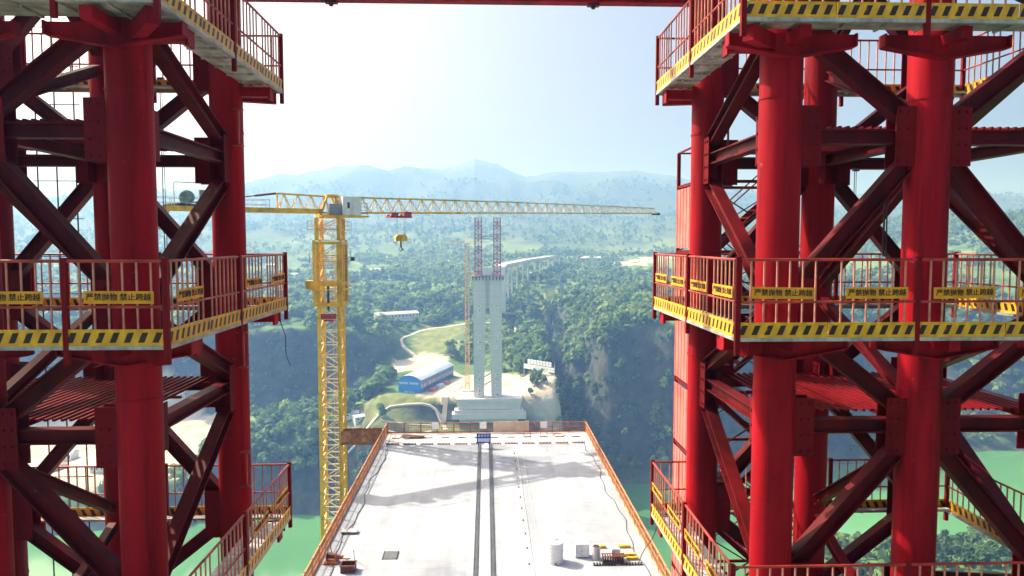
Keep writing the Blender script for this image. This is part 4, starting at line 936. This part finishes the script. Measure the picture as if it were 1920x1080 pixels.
p = pts[0]; q = p - off; MB().box(q.x - 6, q.x + 6, q.y - 6, q.y - .1, H(p.x, p.y) - off.z - 6, q.z - .65).obj('abutment', 'conc', t)

# ------------------------------------------------------------------ blue shed and other buildings
ang = math.atan2(62, 20) - math.pi / 2
t = thing('shed', (-46, 499, -82), 'long bright blue work shed with curved pale roof and white lettering', 'shed', None, ang)
w, L, e = 17.0, 65.0, 9.2                                  # local x = -w..0 across the front, y along
MB().box(-w + .02, -.02, .0, .3, 0, e).obj('front_wall', 'blue', t); MB().box(-w + .02, -.02, L - .3, L, 0, e).obj('back_wall', 'blue', t); MB().box(-w, -w + .3, .31, L - .31, 0, e).obj('side_wall', 'blues', t)
def arc(x): u = (x + w / 2) / (w / 2); return e + 3.0 * (1 - u * u)
N = 12
for yy, nm in ((0.0, 'gable'), (L - .3, 'gable')):
    i = MB(); 
    for k in range(N):
        xa, xb = -w + .02 + (w - .04) * k / N, -w + .02 + (w - .04) * (k + 1) / N
        i.hexa([(xa, yy, e + .01), (xb, yy, e + .01), (xb, yy + .3, e + .01), (xa, yy + .3, e + .01), (xa, yy, arc(xa)), (xb, yy, arc(xb)), (xb, yy + .3, arc(xb)), (xa, yy + .3, arc(xa))])
    i.obj(nm, 'blue', t)
for j in range(13):
    b = MB(); ya, yb_ = -.5 + j * 5.07, -.5 + (j + 1) * 5.07 - .03
    for k in range(N):
        xa, xb = -w - .4 + (w + .8) * k / N, -w - .4 + (w + .8) * (k + 1) / N; za, zb = arc(xa) + .5, arc(xb) + .5
        b.hexa([(xa, ya, za - .2), (xb, ya, zb - .2), (xb, yb_, zb - .2), (xa, yb_, za - .2), (xa, ya, za), (xb, ya, zb), (xb, yb_, zb), (xa, yb_, za)])
    b.obj('roof_panel', 'roofb', t)
for j in range(14): MB().box(-.35, .05, .32 + j * 4.9, .72 + j * 4.9, 0, e).obj('frame_post', 'blues', t)
for j in range(13):
    MB().box(-.22, -.02, .75 + j * 4.9, 5.2 + j * 4.9, 6.6, e).obj('upper_sheet', 'blues', t); MB().box(-.22, -.02, .75 + j * 4.9, 5.2 + j * 4.9, 0, 3.2 if j < 11 else .3).obj('lower_sheet', 'blues', t)
    for k in range(2): MB().box(-.1, .02, 1.1 + j * 4.9 + k * 2.1, 2.1 + j * 4.9 + k * 2.1, 3.4, 6.4).obj('light_panel', 'white', t)
b = MB(); rg = random.Random(5)
for k in range(8): glyph(b, -w + 1.5 + k * 1.72 + (.9 if k > 3 else 0), 6.9, 1.55, -.03, rg)
b.obj('lettering', 'wink', t); MB().box(-w + 5, -w + 7, -.06, -.01, .2, 1.4).box(-w + 8, -w + 12, -.06, -.01, .3, 1.0).obj('door_sheet', 'roofb', t)
for k, (x, y, m) in enumerate(((-38, 508, 'lat'), (-34, 520, 'roofb'), (-30, 531, 'lat'))):
    o = MB().box(-2.0, 2.0, -4.5, 4.5, 0, 1.4).box(-1.6, 1.6, -4, 4, 1.4, 2.2).obj('material_stack', m); o.location = (x, y, H(x, y) - .2); o.rotation_euler = (0, 0, ang)
    tag(o, ('low red stack of steel at the near corner of the blue shed', 'pale blue covered stack alongside the blue shed', 'red stack of steel alongside the far half of the blue shed')[k], 'material stack')
t = thing('signboard', (38, 518, H(38, 518)), 'two-row pale blue signboard on posts on the slope right of the pylon', 'signboard', None, math.atan2(-22, 21))
zb = -69.5 - t.location.z
for k in range(11): MB().box(-15 + k * 2.75, -12.5 + k * 2.75, -.1, .1, zb, zb + 3.4).obj('character_panel', 'sign', t)
for k in range(8): MB().box(-11 + k * 2.95, -8.6 + k * 2.95, -.1, .1, zb + 3.9, zb + 7.2).obj('character_panel', 'sign', t)
b = MB(); rg = random.Random(9)
for k in range(11): glyph(b, -13.75 + k * 2.75, zb + 1.7, 1.9, -.11, rg)
for k in range(8): glyph(b, -9.8 + k * 2.95, zb + 5.5, 1.9, -.11, rg)
b.obj('lettering', mat('sign_ink', (.30, .45, .62), .6), t)
for k in range(7): MB().box(-15 + k * 5 - .12, -15 + k * 5 + .12, .12, .36, zb - 16, zb + 7.4).obj('post', 'greyp', t)
def house(name, x, y, w, l, h, rz, roof, wall, label, cat='building', nwin=6, g=None):
    t = thing(name, (x, y, H(x, y) - .5), label, cat, g, R(rz)); MB().box(-w / 2, w / 2, -l / 2, l / 2, -3, h).obj('wall', wall, t)
    r_ = MB(); rh = min(w, l) * .22
    if w >= l: r_.hexa([(-w / 2 - .5, -l / 2 - .6, h + .02), (w / 2 + .5, -l / 2 - .6, h + .02), (w / 2 + .5, l / 2 + .6, h + .02), (-w / 2 - .5, l / 2 + .6, h + .02), (-w / 2 - .5, -.1, h + rh), (w / 2 + .5, -.1, h + rh), (w / 2 + .5, .1, h + rh), (-w / 2 - .5, .1, h + rh)])
    else: r_.hexa([(-w / 2 - .6, -l / 2 - .5, h + .02), (w / 2 + .6, -l / 2 - .5, h + .02), (w / 2 + .6, l / 2 + .5, h + .02), (-w / 2 - .6, l / 2 + .5, h + .02), (-.1, -l / 2 - .5, h + rh), (.1, -l / 2 - .5, h + rh), (.1, l / 2 + .5, h + rh), (-.1, l / 2 + .5, h + rh)])
    r_.obj('roof', roof, t)
    for k in range(nwin):
        xx = -w / 2 + (k + .5) * w / nwin; MB().box(xx - .6, xx + .6, -l / 2 - .06, -l / 2 - .002, h * .4, h * .75).obj('window', 'glass', t)
house('site_building', -88, 700, 44, 10, 4.5, 30, 'roofg', 'white', 'long pale site building with grey roof above the winding road', nwin=12)
house('site_building', -102, 672, 18, 7, 3.5, 32, 'roofg', 'roofg', 'shorter grey site building at the end of the long pale one', nwin=5)
house('hut', -87, 489, 8, 6, 3, 30, 'roofb', 'white', 'small hut with pale blue roof on the bare spur behind the crane', nwin=2)
house('hut', -94, 496, 10, 7, 3, 15, 'roofg', 'white', 'small pale grey hut beside the blue-roofed one', nwin=2)
house('depot', 182, 1255, 34, 16, 9, -4, 'roofb', 'blues', 'far blue-roofed depot at the end of the hillside road', nwin=6)
house('hut', 33, 680, 12, 7, 4, 10, 'white', 'white', 'white hut on the slope right of the pylon', nwin=3)
rr = random.Random(12)
for k in range(7):
    x, y = -470 + k * 36 + rr.uniform(-8, 8), rr.uniform(470, 560)
    house('yard_hut', x, y, rr.uniform(14, 24), rr.uniform(7, 10), rr.uniform(3.5, 7), rr.uniform(-12, 12), ('roofg', 'white', 'roofb')[k % 3], 'white', 'white-walled prefab hut in the riverside yard seen through the crane-side tower', nwin=5, g='prefab huts in the riverside yard')
for k, (x, y) in enumerate(((60, 1010), (150, 1000), (240, 960), (-160, 1050), (-260, 980), (20, 1120), (300, 1100), (-60, 1200), (-340, 1150))):
    house('farmhouse', x, y, rr.uniform(10, 15), 9, 6, rr.uniform(-30, 30), 'roofg', 'white', 'tiny white farmhouse among the woods on the plateau', nwin=3, g='farmhouses on the plateau')
t = thing('container', (-290, 482, H(-290, 482)), 'orange shipping container in the riverside yard seen through the crane-side tower', 'container', None, .4)
MB().box(-9, 9, -2.5, 2.5, 0, 5).obj('box', 'orange', t)
for k in range(18): MB().box(-8.8 + k, -8.4 + k, -2.58, -2.5, .2, 4.8).obj('rib', 'orange', t)

# ------------------------------------------------------------------ haze
hm = bpy.data.materials.new('haze_air'); hm.use_nodes = True; n = hm.node_tree.nodes; n.clear()
ou = n.new('ShaderNodeOutputMaterial'); pv = n.new('ShaderNodeVolumePrincipled')
pv.inputs['Color'].default_value = (.19, .41, .97, 1); pv.inputs['Absorption Color'].default_value = (1, 1, 1, 1); pv.inputs['Density'].default_value = HAZE; pv.inputs['Anisotropy'].default_value = .25
pv.inputs['Density Attribute'].default_value = ''; pv.inputs['Color Attribute'].default_value = ''; pv.inputs['Temperature Attribute'].default_value = ''
hm.node_tree.links.new(pv.outputs[0], ou.inputs['Volume'])
xm = float(np.abs(xs).max()) + 40
tag(MB().box(-xm, xm, -760, 4800, -192, float(GZ.max()) + 8).obj('haze', hm), kind='stuff')
